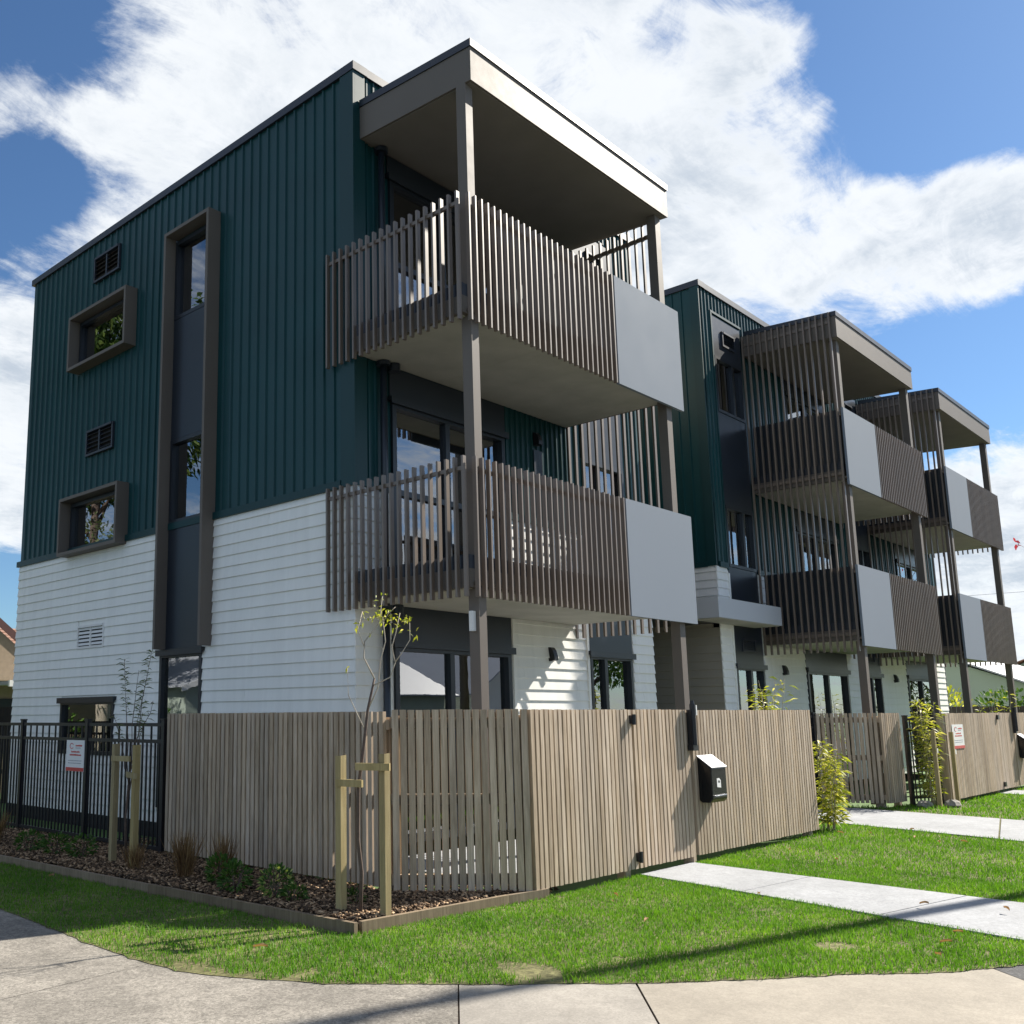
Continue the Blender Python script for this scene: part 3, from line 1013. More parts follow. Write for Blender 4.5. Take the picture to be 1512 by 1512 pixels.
bedsh = poly_sheet('sand_bed', [(-3.5, 9.0), (-3.65, .5), (-3.7, -2.3), (-2.7, -3.7), (-1.4, -4.8), (-.45, -5.68), (-.25, -5.9), (-1.65, -7.55), (-4.9, -5.5), (-6.15, -4.6), (-6.25, 9.0)], -.139, MULCHS, None)
bedsh.parent = fp
bedsh.location = WO[bedsh] - WO[fp]
slab([(-3.55, 9.0), (-3.69, .55), (-3.743, -.29), (-3.814, -1.34), (-3.822, -1.98), (-4.30, -2.03), (-6.2, -2.2), (-6.3, 9)], AGG)
slab([(-3.822, -1.988), (-3.77, -2.345), (-3.678, -2.577), (-3.34, -3.141), (-2.800, -3.728), (-3.37, -4.205), (-4.9, -5.45), (-6.1, -4.6), (-6.2, -2.212), (-4.30, -2.042)], AGG)
slab([(-2.794, -3.734), (-2.034, -4.464), (-2.63, -4.935), (-4.35, -6.32), (-4.89, -5.46), (-3.365, -4.215)], MIDCON)
slab([(-2.024, -4.474), (-1.5, -4.90), (-.943, -5.289), (-.454, -5.717), (-.17, -5.885), (-.55, -6.3), (-1.6, -7.6), (-4.34, -6.335), (-2.624, -4.946)], WARMCON)
poly_sheet('asphalt_patch', [(-.16, -5.89), (.10, -6.008), (1.5, -6.56), (4.0, -7.11), (32, -7.61), (32, -9.3), (3, -9.1), (-1.59, -7.6), (-.54, -6.3)], -.1325, ASPH)


def in_poly(pts, poly):
    x, y = pts[:, 0], pts[:, 1]
    r = np.zeros(len(pts), bool)
    n = len(poly)
    for i in range(n):
        x0, y0 = poly[i]
        x1, y1 = poly[(i + 1) % n]
        c = ((y0 > y) != (y1 > y))
        r ^= c & (x < (x1 - x0) * (y - y0) / ((y1 - y0) if abs(y1 - y0) > 1e-9 else 1e-9) + x0)
    return r


PATHS = [[(1.52, -2.3), (.68, -6.9), (2.30, -6.9), (2.62, -2.3)],
         [(7.75, -1.0), (7.61, -2.2), (7.01, -4.58), (6.3, -7.6), (9.2, -7.6), (9.78, -4.0), (10.15, -2.6), (10.14, -1.0)],
         [(15.2, -2.3), (14.4, -7.6), (15.6, -7.6), (16.3, -2.3)]]


def grass():
    lay = []
    cx, cy = CAM.x, CAM.y
    for (bx0, bx1, by0, by1, dens, hgt, wid) in ((-4, 3.5, -6.6, -2.3, 5600, .033, .0050), (-4, -2.4, -2.3, 4.5, 3400, .033, .0050), (3.5, 9, -7.2, -1.0, 1900, .042, .0070),
                                               (9, 20, -7.4, -1.0, 560, .05, .013), (20, 32, -7.6, -2, 180, .055, .022), (-3.8, -2.4, 4.5, 9, 700, .055, .008)):
        n = int((bx1 - bx0) * (by1 - by0) * dens)
        p = np.stack([RNG.uniform(bx0, bx1, n), RNG.uniform(by0, by1, n)], 1)
        k = in_poly(p, LFR + LAWN[len(LE):])
        for q in PATHS:
            k &= ~in_poly(p, q)
        nz = np.sin(p[:, 0] * 7.3 + 1.2 * np.sin(p[:, 1] * 5.1)) * np.sin(p[:, 1] * 6.1 + 1.4 * np.sin(p[:, 0] * 4.3))
        for (ex, ey, ra, rb) in ((-2.28, -3.84, .16, .22), (-2.42, -4.02, .22, .12), (-.26, -4.96, .16, .12), (-3.72, -2.42, .10, .30), (-3.55, -2.72, .16, .10), (-3.35, -2.95, .2, .06)):
            rr = np.hypot((p[:, 0] - ex) / ra, (p[:, 1] - ey) / rb)
            k &= ~((rr < 1.0 + .45 * nz) & (RNG.random(n) < .93))
        p = p[k]
        lay.append((p, np.full(len(p), hgt), np.full(len(p), wid)))
    P = np.concatenate([q[0] for q in lay])
    Hh = np.concatenate([q[1] for q in lay])
    W = np.concatenate([q[2] for q in lay])
    n = len(P)
    for _ in range(34):
        ex, ey, er = RNG.uniform(-3.4, 5), RNG.uniform(-5.6, -2.6), RNG.uniform(.04, .13)
        q = np.hypot(P[:, 0] - ex, P[:, 1] - ey) < er * RNG.uniform(.7, 1.2, n)
        Hh = np.where(q, Hh * RNG.uniform(1.25, 1.7), Hh)
    for _ in range(40):
        ex, ey, er = RNG.uniform(-3.4, 6), RNG.uniform(-5.8, -2.5), RNG.uniform(.02, .06)
        q = np.hypot(P[:, 0] - ex, P[:, 1] - ey) < er
        Hh = np.where(q, Hh * .25, Hh)
    clump = .5 + .5 * np.sin(P[:, 0] * 3.1 + 2 * np.sin(P[:, 1] * 2.3)) * np.sin(P[:, 1] * 3.7 + 1.5 * np.sin(P[:, 0] * 1.9))
    Hh = Hh * RNG.uniform(.45, 1.25, n) * (.75 + .5 * clump)
    a = RNG.uniform(0, 2 * PI, n)
    lean = RNG.uniform(0.1, .75, n) * Hh
    la = RNG.uniform(0, 2 * PI, n)
    z0 = -.130
    dx, dy = np.cos(a) * W / 2, np.sin(a) * W / 2
    lx, ly = np.cos(la) * lean, np.sin(la) * lean
    v = np.zeros((n, 5, 3))
    v[:, 0] = np.stack([P[:, 0] - dx, P[:, 1] - dy, np.full(n, z0)], 1)
    v[:, 1] = np.stack([P[:, 0] + dx, P[:, 1] + dy, np.full(n, z0)], 1)
    v[:, 2] = np.stack([P[:, 0] + dx * .8 + lx * .4, P[:, 1] + dy * .8 + ly * .4, z0 + Hh * .6], 1)
    v[:, 3] = np.stack([P[:, 0] - dx * .8 + lx * .4, P[:, 1] - dy * .8 + ly * .4, z0 + Hh * .6], 1)
    v[:, 4] = np.stack([P[:, 0] + lx, P[:, 1] + ly, z0 + Hh], 1)
    b = np.arange(n)[:, None] * 5
    f = np.concatenate([b + np.array([[0, 1, 2]]), b + np.array([[0, 2, 3]]), b + np.array([[3, 2, 4]])], 0)
    o = raw_mesh('grass', v.reshape(-1, 3), f, BLADE)
    tag(o, 'short bright green mown grass blades covering the lawn', None, None, 'stuff')


grass()

# ------------------------------------------------------------------ planting bed
poly_sheet('garden_bed', [(-2.28, -2.30), (-.2, -2.47), (-1.2, -1.60), (-1.2, 9), (-2.7, 9), (-2.54, 3.1)], -.068, MULCHS)
ed = thing('garden_edging', 'low weathered timber edging boards around the bark garden bed at the corner', 'garden edging', (-2.29, -2.34, -.1))


def board_between(name, a, b, t, z0, z1, mat, parent):
    a, b = Vector((*a, 0)), Vector((*b, 0))
    n = Vector((-(b - a).y, (b - a).x, 0)).normalized() * t
    return MB().prism([(a.x, a.y, z0), (b.x, b.y, z0), (b.x + n.x, b.y + n.y, z0), (a.x + n.x, a.y + n.y, z0)], (0, 0, z1 - z0)).build(name, mat, parent)


board_between('edging_board', (-2.29, -2.352), (-2.42, .2), .04, -.20, -.045, EDGE, ed)
board_between('edging_board', (-2.42, .204), (-2.54, 3.2), .04, -.20, -.047, EDGE, ed)
board_between('edging_board', (-2.54, 3.204), (-2.7, 9), .04, -.20, -.045, EDGE, ed)
board_between('edging_board', (-.62, -2.478), (-2.246, -2.352), -.04, -.20, -.046, EDGE, ed)
board_between('edging_board', (-.12, -2.535), (-.615, -2.479), -.04, -.20, -.048, EDGE, ed)


def chips():
    bed = [(-2.25, -2.28), (-.35, -2.44), (-1.18, -1.62), (-1.15, 5.5), (-2.55, 5.5), (-2.50, 3.1)]
    yard_ = [(-1.1, -1.5), (-.3, -2.35), (.4, -2.35), (.4, -1.7), (-.2, -1.4), (-.2, 4), (-1.1, 4)]
    V, Fc = [], []
    k = 0
    for poly, dens, zb in ((bed, 2200, -.066), (yard_, 500, -.148)):
        xs = [q[0] for q in poly]
        ys = [q[1] for q in poly]
        n = int((max(xs) - min(xs)) * (max(ys) - min(ys)) * dens)
        p = np.stack([RNG.uniform(min(xs), max(xs), n), RNG.uniform(min(ys), max(ys), n)], 1)
        p = p[in_poly(p, poly)]
        n = len(p)
        L, Wd, T = RNG.uniform(.008, .028, n), RNG.uniform(.004, .012, n), RNG.uniform(.002, .005, n)
        yaw, pit, rol = RNG.uniform(0, 2 * PI, n), RNG.normal(0, .38, n), RNG.normal(0, .45, n)
        cy_, sy_, cp, sp, cr, sr = np.cos(yaw), np.sin(yaw), np.cos(pit), np.sin(pit), np.cos(rol), np.sin(rol)
        ax = np.stack([cy_ * cp, sy_ * cp, sp], 1)
        ay = np.stack([-sy_ * cr - cy_ * sp * sr, cy_ * cr - sy_ * sp * sr, cp * sr], 1)
        az = np.cross(ax, ay)
        c = np.concatenate([p, (zb + RNG.uniform(0.002, .028, n))[:, None]], 1)
        v = np.zeros((n, 8, 3))
        for i, (sx, sy, sz) in enumerate(((-1, -1, -1), (1, -1, -1), (1, 1, -1), (-1, 1, -1), (-1, -1, 1), (1, -.8, 1), (.9, 1, 1), (-1, .8, 1))):
            v[:, i] = c + ax * (L * sx)[:, None] + ay * (Wd * sy)[:, None] + az * (T * sz)[:, None]
        b = np.arange(n)[:, None] * 8 + k
        for q in ((0, 3, 2, 1), (4, 5, 6, 7), (0, 1, 5, 4), (1, 2, 6, 5), (2, 3, 7, 6), (3, 0, 4, 7)):
            Fc.append(b + np.array([q]))
        V.append(v.reshape(-1, 3))
        k += n * 8
    o = raw_mesh('bark_mulch', np.concatenate(V), np.concatenate(Fc), CHIP)
    tag(o, 'orange brown bark chip mulch in the garden bed', None, None, 'stuff')


chips()

# ------------------------------------------------------------------ timber fences
def fence_run(parent, a, b, z0, z1, pitch=.074, w=.050, t=.042, flip=1, skip=None, posts=True, hz=None):
    a, b = Vector((*a, 0)), Vector((*b, 0))
    L = (b - a).length
    d = (b - a).normalized()
    nrm = Vector((d.y, -d.x, 0)) * flip          # outward
    ang = math.atan2(d.y, d.x)
    n = int(round(L / pitch))
    key = ('fslat', round(w, 4), round(t, 4), round(z1 - z0, 4))
    me = box_mesh(w, t, z1 - z0, FENCE)
    for k in range(n):
        c = a + d * (pitch * .5 + (L - pitch) * k / max(1, n - 1)) + nrm * (.019 - t / 2)
        o = bpy.data.objects.new('slat', me)
        place(o, (c.x, c.y, (z0 + z1) / 2 + random.uniform(-.002, .003)), parent)
        o.rotation_euler = (random.gauss(0, .0012), random.gauss(0, .0016), ang + random.gauss(0, .01))
    for zr in (z0 + .05, z0 + (z1 - z0) * .47, z1 - .16):
        o = bpy.data.objects.new('rail', box_mesh(L, .045, .09, FENCE))
        c = (a + b) / 2 - nrm * .047
        place(o, (c.x, c.y, zr + .045), parent)
        o.rotation_euler = (0, 0, ang)
    if posts:
        m = max(2, int(L / 1.7) + 1)
        for k in range(m):
            c = a + d * (.06 + (L - .12) * k / (m - 1)) - nrm * .119
            o = bpy.data.objects.new('post', box_mesh(.095, .095, z1 - .05 + .4, FENCE))
            place(o, (c.x, c.y, (z1 - .05 - .4) / 2), parent)
            o.rotation_euler = (0, 0, ang)


FZ0, FZ1 = -.05, 1.502
tf = thing('timber_fence', 'brown vertical slat timber fence around the near corner yard, with the letterbox on it', 'fence', (-.29, -2.5, -.1), 'timber slat yard fences')
fence_run(tf, (-1.20, 1.85), (-1.20, -1.60), -.02, 1.490)
fence_run(tf, (-1.185, -1.655), (-.300, -2.495), FZ0, 1.505, pitch=.0725, w=.057)
fence_run(tf, (-.285, -2.49), (1.455, -2.49), FZ0, FZ1)
fence_run(tf, (2.70, -2.49), (6.05, -2.49), FZ0, FZ1 - .005)
bx('post', 2.605, 2.66, -2.50, -2.40, -.3, FZ1 - .004, FENCE, tf)
gt = thing('timber_gate', 'brown slatted timber gate flush in the fence where the near white path ends', 'gate', (1.47, -2.49, FZ0))
fence_run(gt, (1.475, -2.49), (2.595, -2.49), FZ0, FZ1, posts=False)
for z in (1.36, .02):
    h = MB().box(1.405, 1.475, -2.545, -2.510, z, z + .085)
    h.tube([(1.44, -2.545, z - .01), (1.44, -2.545, z + .095)], .02, 10)
    h.build('hinge', BLACKM, gt)
la = MB().box(2.615, 2.70, -2.565, -2.51, 1.10, 1.50)
la.box(2.60, 2.715, -2.575, -2.512, 1.06, 1.12)
la.tube([(2.66, -2.56, 1.12), (2.66, -2.56, 1.56)], .032, 12)
la.tube([(2.66, -2.56, 1.56), (2.66, -2.56, 1.60)], [.024, .02], 12)
lt = la.build('gate_latch', BLACKM, gt)
MB().box(2.695, 2.715, -2.585, -2.56, 1.44, 1.55).build('latch_tag', WHITEM, lt)

tf2 = thing('timber_fence', 'short brown slatted fence piece with an angled corner beside the entry path', 'fence', (10.65, -1.95, -.1), 'timber slat yard fences')
fence_run(tf2, (10.12, -1.02), (10.60, -1.86), FZ0, 1.45)
fence_run(tf2, (10.62, -1.90), (11.32, -1.98), FZ0, 1.45)
tf3 = thing('timber_fence', 'farthest brown slatted fence with the white sign and second letterbox on it', 'fence', (12.05, -2.5, -.1), 'timber slat yard fences')
fence_run(tf3, (12.05, -2.49), (15.50, -2.49), FZ0, 1.44)
fence_run(tf3, (16.78, -2.49), (18.6, -2.49), FZ0, 1.44)
bx('end_board', 12.0, 12.045, -2.49, -2.36, -.25, 1.44, FENCE, tf3)
gt3 = thing('timber_gate', 'farther slatted gate in the last fence, left of the second letterbox', 'gate', (15.5, -2.49, FZ0))
fence_run(gt3, (15.51, -2.49), (16.66, -2.49), FZ0, 1.44, posts=False)
for z in (1.31, .0):
    MB().box(15.45, 15.55, -2.545, -2.510, z, z + .09).build('hinge', BLACKM, gt3)
l3 = MB().box(16.67, 16.77, -2.565, -2.51, 1.02, 1.45)
l3.tube([(16.72, -2.56, 1.06), (16.72, -2.56, 1.54)], .035, 10)
l3.build('gate_latch', BLACKM, gt3)

# ------------------------------------------------------------------ black metal fences
def metal_fence(t, a, b, z0, z1, posts, pitch, top_gap=.19):
    a, b = Vector((*a, 0)), Vector((*b, 0))
    L = (b - a).length
    d = (b - a).normalized()
    ang = math.atan2(d.y, d.x)

    def part(name, s0, s1, w, za, zb):
        c = a + d * ((s0 + s1) / 2)
        o = bpy.data.objects.new(name, box_mesh(s1 - s0, w, zb - za, BLACKM))
        place(o, (c.x, c.y, (za + zb) / 2), t)
        o.rotation_euler = (0, 0, ang)
    part('rail', 0, L, .036, z1 - .04, z1)
    part('rail', 0, L, .034, z1 - top_gap - .04, z1 - top_gap)
    part('rail', 0, L, .036, z0 + .05, z0 + .09)
    n = int(L / pitch)
    for k in range(n):
        s = pitch * (k + .5)
        part('picket', s - .009, s + .009, .018, z0, (z1 - .02) if k % 2 else (z1 - top_gap))
    for s in posts:
        part('post', s - .032, s + .032, .06, -.3, z1 + .03)
        part('post_cap', s - .038, s + .038, .072, z1 + .03, z1 + .05)


mf = thing('metal_fence', 'black steel picket fence joining the timber fence along the side wall', 'fence', (-1.2, 1.9, -.1))
metal_fence(mf, (-1.2, 1.88), (-1.2, 9.2), -.08, 1.385, [.04, 1.78, 3.58, 5.4, 7.2], .0895)
mg = thing('metal_gate', 'black steel picket gate behind the leafy plant, between two timber fences', 'gate', (11.4, -2.02, -.1))
metal_fence(mg, (11.34, -2.05), (12.0, -2.35), -.06, 1.36, [.03, .69], .0895)
bx('upper_panel', 11.40, 11.95, -2.17, -2.15, 1.02, 1.28, BLACKM, mg)
mg2 = thing('metal_gate', 'black steel entry gate showing above the yellow bamboo at the entry path', 'gate', (9.0, -1.0, -.1))
metal_fence(mg2, (8.98, -1.0), (10.08, -1.0), -.06, 1.42, [.03, 1.07], .0895)
bx('upper_panel', 9.05, 10.02, -.985, -.97, .95, 1.33, BLACKM, mg2)

# ------------------------------------------------------------------ signs
def sign(name, label, o, ux, w, h, depth):
    """o: lower-left corner of the face, ux: direction along the face"""
    o, ux = Vector(o), Vector(ux).normalized()
    n = Vector((ux.y, -ux.x, 0))

    def sl2(nm, a, b, c, d, t0, t1, mat, parent):
        pts = [o + ux * a + Vector((0, 0, c)) + n * t0, o + ux * b + Vector((0, 0, c)) + n * t0, o + ux * b + Vector((0, 0, d)) + n * t0, o + ux * a + Vector((0, 0, d)) + n * t0]
        return MB().prism(pts, n * (t1 - t0)).build(nm, mat, parent)
    t = thing(name, label, 'sign', o)
    sl2('face', 0, w, 0, h, 0, depth, SIGNW, t)
    sl2('footer_strip', .001, w - .001, .001, h * .12, depth, depth + .002, SIGNR, t)
    # heart-in-house mark and the lines of small print
    cx, cz = w * .30, h * .81
    prev = None
    m = MB()
    for k in range(13):
        a = PI * .15 + 2 * PI * k / 13 * .9
        q = o + ux * (cx + w * .10 * math.cos(a)) + Vector((0, 0, cz + h * .085 * math.sin(a))) + n * (depth + .001)
        if prev is not None:
            m.tube([prev, q], .0045, 5)
        prev = q
    m.build('emblem', SIGNR, t)

    def line(y, x0, x1, th, mat):
        x = x0
        mm = MB()
        while x < x1 - .006:
            cw = min(random.uniform(.010, .020), x1 - x)
            hh = th * random.choice((.75, 1, 1, 1.2))
            pts = [o + ux * x + Vector((0, 0, y)) + n * depth, o + ux * (x + cw * .8) + Vector((0, 0, y)) + n * depth,
                   o + ux * (x + cw * .8) + Vector((0, 0, y + hh)) + n * depth, o + ux * x + Vector((0, 0, y + hh)) + n * depth]
            mm.prism(pts, n * .0015)
            x += cw
        mm.build('print_line', mat, t)
    line(h * .80, w * .52, w * .88, h * .05, SIGNR)
    line(h * .74, w * .52, w * .80, h * .02, SIGNG)
    line(h * .60, w * .28, w * .76, h * .045, SIGNR)
    line(h * .50, w * .20, w * .84, h * .045, SIGNR)
    line(h * .33, w * .12, w * .88, h * .018, SIGNG)
    line(h * .25, w * .12, w * .86, h * .018, SIGNG)
    return t


sign('notice_sign', 'white notice with red foot strip on the black metal fence', (-1.232, 4.13, .775), (0, -1, 0), .46, .39, .006)
sign('notice_sign', 'white notice with red foot strip on the far timber fence', (12.36, -2.512, .815), (1, 0, 0), .68, .425, .006)

# ------------------------------------------------------------------ letterboxes
def letterbox(x, label):
    t = thing('letterbox', label, 'letterbox', (x + .22, -2.512, .5), 'black letterboxes on the fences')
    w, yb, d = .35, -2.511, .155
    z0, zt, zf = .50, .985, .865
    prof = [(yb, z0 + .02), (yb - .03, z0), (yb - d * .8, z0), (yb - d, z0 + .04), (yb - d, zf), (yb, zt)]
    b = MB().prism([(x, y, z) for y, z in prof], (w, 0, 0)).build('body', BOXM, t)
    mod = b.modifiers.new('edge', 'BEVEL')
    mod.width = .008
    mod.segments = 2
    lid = MB().prism([(x - .008, yb, zt + .004), (x - .008, yb - d - .012, zf + .002), (x - .008, yb - d - .012, zf + .014), (x - .008, yb, zt + .018)], (w + .016, 0, 0)).build('lid', LIDM, t)
    MB().tube([(x + .03, yb - d - .012, z0 + .07), (x + w - .05, yb - d - .012, z0 + .075)], .010, 8).build('lower_bead', LIDM, t)
    cx, cz = x + w * .45, z0 + .21
    y = yb - d - .0015
    MB().prism([(cx - .045, y, cz - .045), (cx + .045, y, cz - .055), (cx + .045, y, cz + .025), (cx + .01, y, cz + .05), (cx - .045, y, cz + .045)], (0, -.002, 0)).build('lock_plate', SIGNW, t)
    MB().prism([(cx - .015, y - .0022, cz + .002), (cx + .02, y - .0022, cz), (cx + .02, y - .0022, cz + .022), (cx - .015, y - .0022, cz + .024)], (0, -.001, 0)).build('keyhole', BLACKM, t)
    return t


BOXM = paint('letterbox_black', (0.006, 0.007, 0.009), 0.22, 0.05, 3, 0.35)
LIDM = paint('letterbox_lid', (0.20, 0.21, 0.235), 0.32, 0.05, 3, 0.8, metal=0.5)
letterbox(2.79, 'black metal letterbox with a sloping lid on the near timber fence')
letterbox(16.95, 'black metal letterbox on the far fence at the right edge of the picture')

# ------------------------------------------------------------------ plants
def leaf_mesh(pts, dirs, size, width, droop=.25):
    """flat two-quad leaves at pts along dirs"""
    n = len(pts)
    d = dirs / np.linalg.norm(dirs, axis=1, keepdims=True)
    r = RNG.normal(size=(n, 3))
    s = np.cross(d, r)
    s /= np.linalg.norm(s, axis=1, keepdims=True) + 1e-9
    L = (size * RNG.uniform(.7, 1.25, n))[:, None]
    W = (width * RNG.uniform(.7, 1.2, n))[:, None]
    dn = np.array([[0, 0, -1.0]])
    v = np.zeros((n, 6, 3))
    v[:, 0] = pts - s * W * .15
    v[:, 1] = pts + s * W * .15
    v[:, 2] = pts + d * L * .5 + s * W * .5
    v[:, 3] = pts + d * L * .5 - s * W * .5
    e = pts + d * L + dn * L * droop
    v[:, 4] = e + s * W * .06
    v[:, 5] = e - s * W * .06
    b = np.arange(n)[:, None] * 6
    f = np.concatenate([b + np.array([[0, 1, 2, 3]]), b + np.array([[3, 2, 4, 5]])], 0)
    return v.reshape(-1, 3), f


def leaves(name, pts, dirs, size, width, mat, parent, droop=.25):
    v, f = leaf_mesh(np.array(pts, float), np.array(dirs, float), size, width, droop)
    return raw_mesh(name, v - np.array(WO[parent]), f, mat, parent)


def wob(a, b, n, amp):
    a, b = Vector(a), Vector(b)
    return [a.lerp(b, k / n) + (Vector((random.gauss(0, amp), random.gauss(0, amp), 0)) if 0 < k else Vector()) for k in range(n + 1)]


# saplings with their stakes
def stake(x, y, z1, lean, arm, label, w=.062):
    t = thing('tree_stake', label, 'stake', (x, y, -.1), 'pine stakes of the young trees')
    MB().hexa([(x - w / 2, y - w / 2, -.25), (x + w / 2, y - w / 2, -.25), (x + w / 2, y + w / 2, -.25), (x - w / 2, y + w / 2, -.25),
               (x - w / 2 + lean, y - w / 2, z1), (x + w / 2 + lean, y - w / 2, z1 + .006), (x + w / 2 + lean, y + w / 2, z1 - .004), (x - w / 2 + lean, y + w / 2, z1)]).build('shaft', STAKE, t)
    (ax, ay, az) = arm
    d = Vector((ax - x, ay - y, 0))
    nn = Vector((-d.y, d.x, 0)).normalized() * .012
    s0 = Vector((x, y, az)) - d.normalized() * .045 - Vector((.035, .035, 0))
    e0 = Vector((ax, ay, az)) + d.normalized() * .03 - Vector((.035, .035, 0))
    MB().prism([s0 - nn + Vector((0, 0, -.028)), e0 - nn + Vector((0, 0, -.028)), e0 - nn + Vector((0, 0, .028)), s0 - nn + Vector((0, 0, .028))], nn * 2).build('tie_batten', STAKE, t)


s2 = thing('young_tree', 'bare twiggy young tree with yellow leaves at its tip, staked at the bed corner', 'tree', (-2.02, -2.10, -.07))
m = MB()
m.tube([(-2.02, -2.10, -.1), (-2.0, -2.10, .25), (-2.02, -2.08, .5), (-2.03, -2.10, .9), (-1.99, -2.12, 1.2), (-1.96, -2.14, 1.5), (-1.92, -2.18, 1.75)], [.017, .016, .015, .014, .013, .011, .009], 8)
m.build('trunk', BARK, s2, True)
m = MB()
for (pts, r) in (([(-1.96, -2.14, 1.5), (-1.90, -2.2, 1.68), (-1.89, -2.22, 1.9), (-1.85, -2.24, 2.05), (-1.86, -2.22, 2.25)], .007),
                 ([(-1.92, -2.18, 1.75), (-1.96, -2.10, 1.92), (-1.97, -2.12, 2.05), (-1.88, -2.2, 2.2), (-1.86, -2.22, 2.42)], .007),
                 ([(-1.92, -2.18, 1.7), (-1.84, -2.28, 1.76), (-1.80, -2.30, 1.88), (-1.84, -2.30, 2.0), (-1.80, -2.31, 2.12), (-1.77, -2.33, 2.28)], .006),
                 ([(-1.80, -2.30, 1.88), (-1.77, -2.36, 1.97), (-1.72, -2.39, 2.06), (-1.72, -2.39, 2.20)], .0045),
                 ([(-1.98, -2.12, 1.35), (-2.0, -2.04, 1.5), (-2.03, -1.99, 1.62), (-2.03, -1.98, 1.85)], .0045),
                 ([(-1.97, -2.12, 2.0), (-1.99, -2.06, 2.15), (-1.95, -2.08, 2.3)], .004),
                 ([(-1.86, -2.22, 2.2), (-1.83, -2.26, 2.28), (-1.79, -2.30, 2.33)], .004)):
    m.tube(pts, [r * (1 - .5 * k / len(pts)) for k in range(len(pts))], 6)
m.build('branches', BARKL, s2, True)
pp = []
for c, n, sp in (((-1.88, -2.21, 2.27), 44, .045), ((-1.80, -2.29, 2.22), 30, .045), ((-1.74, -2.37, 2.22), 12, .03), ((-1.86, -2.22, 2.42), 6, .02), ((-1.97, -2.07, 2.2), 12, .05), ((-2.03, -1.98, 1.84), 3, .02), ((-1.71, -2.39, 2.10), 6, .04)):
    pp += [tuple(np.array(c) + RNG.normal(0, sp, 3) * np.array([1, 1, .7])) for _ in range(n)]
leaves('leaves', pp, RNG.normal(size=(len(pp), 3)) + np.array([0, 0, .2]), .042, .016, LEAFY, s2)
stake(-2.05, -1.92, 1.14, 0, (-2.02, -2.10, .93), 'left pine stake of the near corner young tree')
stake(-1.93, -2.29, 1.16, 0, (-2.02, -2.10, 1.06), 'right pine stake of the near corner young tree')

s1 = thing('young_tree', 'thin multi-stemmed young tree with grey green leaf sprays before the black fence', 'tree', (-1.92, 1.48, -.07))
m = MB()
m.tube([(-1.92, 1.48, -.1), (-1.93, 1.50, .4), (-1.92, 1.48, .75)], [.014, .012, .010], 7)
tips = []
for (a, b) in (((-1.92, 1.48, .75), (-1.90, 1.66, 2.08)), ((-1.92, 1.48, .75), (-1.90, 1.40, 1.95)), ((-1.92, 1.49, .6), (-1.90, 1.16, 2.14)), ((-1.92, 1.49, .55), (-1.9, 1.28, 1.75)),
               ((-1.92, 1.47, .9), (-1.92, 1.05, 1.62)), ((-1.92, 1.47, .85), (-1.94, 1.22, 1.5)), ((-1.92, 1.49, .8), (-1.90, 1.85, 1.5))):
    q = wob(a, b, 6, .012)
    m.tube(q, [.006 - .0006 * k for k in range(len(q))], 5)
    tips.append(q)
m.build('stems', BARK, s1, True)
pp, dd = [], []
for j, q in enumerate(tips):
    for k in range(70 if j in (0, 2) else 16):
        f = RNG.uniform(.55, 1.0) if j in (0, 2) else RNG.uniform(.6, 1)
        i = min(int(f * 6), 5)
        b = q[i].lerp(q[i + 1], f * 6 - i)
        pp.append(tuple(b))
        a = RNG.uniform(0, 2 * PI)
        dd.append((math.cos(a), math.sin(a), RNG.uniform(-.1, .7)))
leaves('leaves', pp, dd, .085, .014, LEAFO, s1)
stake(-1.94, 1.72, 1.17, 0.0, (-1.92, 1.48, 1.02), 'left pine stake of the young tree by the black fence')
stake(-2.03, 1.16, 1.17, 0.0, (-1.92, 1.48, .86), 'right pine stake of the young tree by the black fence')


def shrub(name, x, y, z, r, h, n, mat, label, group=None, ls=.05, lw=.025, cat='shrub'):
    t = thing(name, label, cat, (x, y, z), group)
    m = MB()
    for k in range(5):
        a = RNG.uniform(0, 2 * PI)
        m.tube([(x, y, z - .03), (x + math.cos(a) * r * .6, y + math.sin(a) * r * .6, z + h * .75)], [.006, .003], 5)
    m.build('stems', BARK, t)
    u = RNG.normal(size=(n, 3))
    u /= np.linalg.norm(u, axis=1, keepdims=True)
    u *= RNG.uniform(.45, 1, n)[:, None] ** .5
    p = np.array([x, y, z + h * .5]) + u * np.array([r, r, h * .5])
    leaves('foliage', p, u + np.array([0, 0, .5]), ls, lw, mat, t)
    return t


shrub('low_shrub', -1.95, -.20, -.06, .13, .26, 260, LEAFG, 'dark green low shrub in bark, left of two beside the tussocks', 'small shrubs in the bark bed')
shrub('low_shrub', -2.10, -.62, -.06, .13, .25, 260, LEAFG, 'dark green low shrub in bark, next to the variegated one', 'small shrubs in the bark bed')
shrub('low_shrub', -2.03, -1.10, -.06, .14, .27, 280, LEAFV, 'low shrub with cream-edged leaves at the edge of the sunny bark', 'small shrubs in the bark bed')
shrub('low_shrub', -2.02, -1.32, -.06, .10, .12, 110, LEAFG, 'tiny flat dark plant just right of the variegated shrub', 'small shrubs in the bark bed')
shrub('low_shrub', -2.15, 3.20, -.06, .15, .22, 220, LEAFG, 'leftmost dark green shrub below the black fence', 'small shrubs in the bark bed')
shrub('low_shrub', -2.05, 2.75, -.06, .15, .22, 220, LEAFG, 'middle dark green shrub below the sign on the black fence', 'small shrubs in the bark bed')
shrub('low_shrub', -1.98, 2.30, -.06, .15, .24, 220, LEAFG, 'dark green shrub under the sign, nearest the stakes', 'small shrubs in the bark bed')
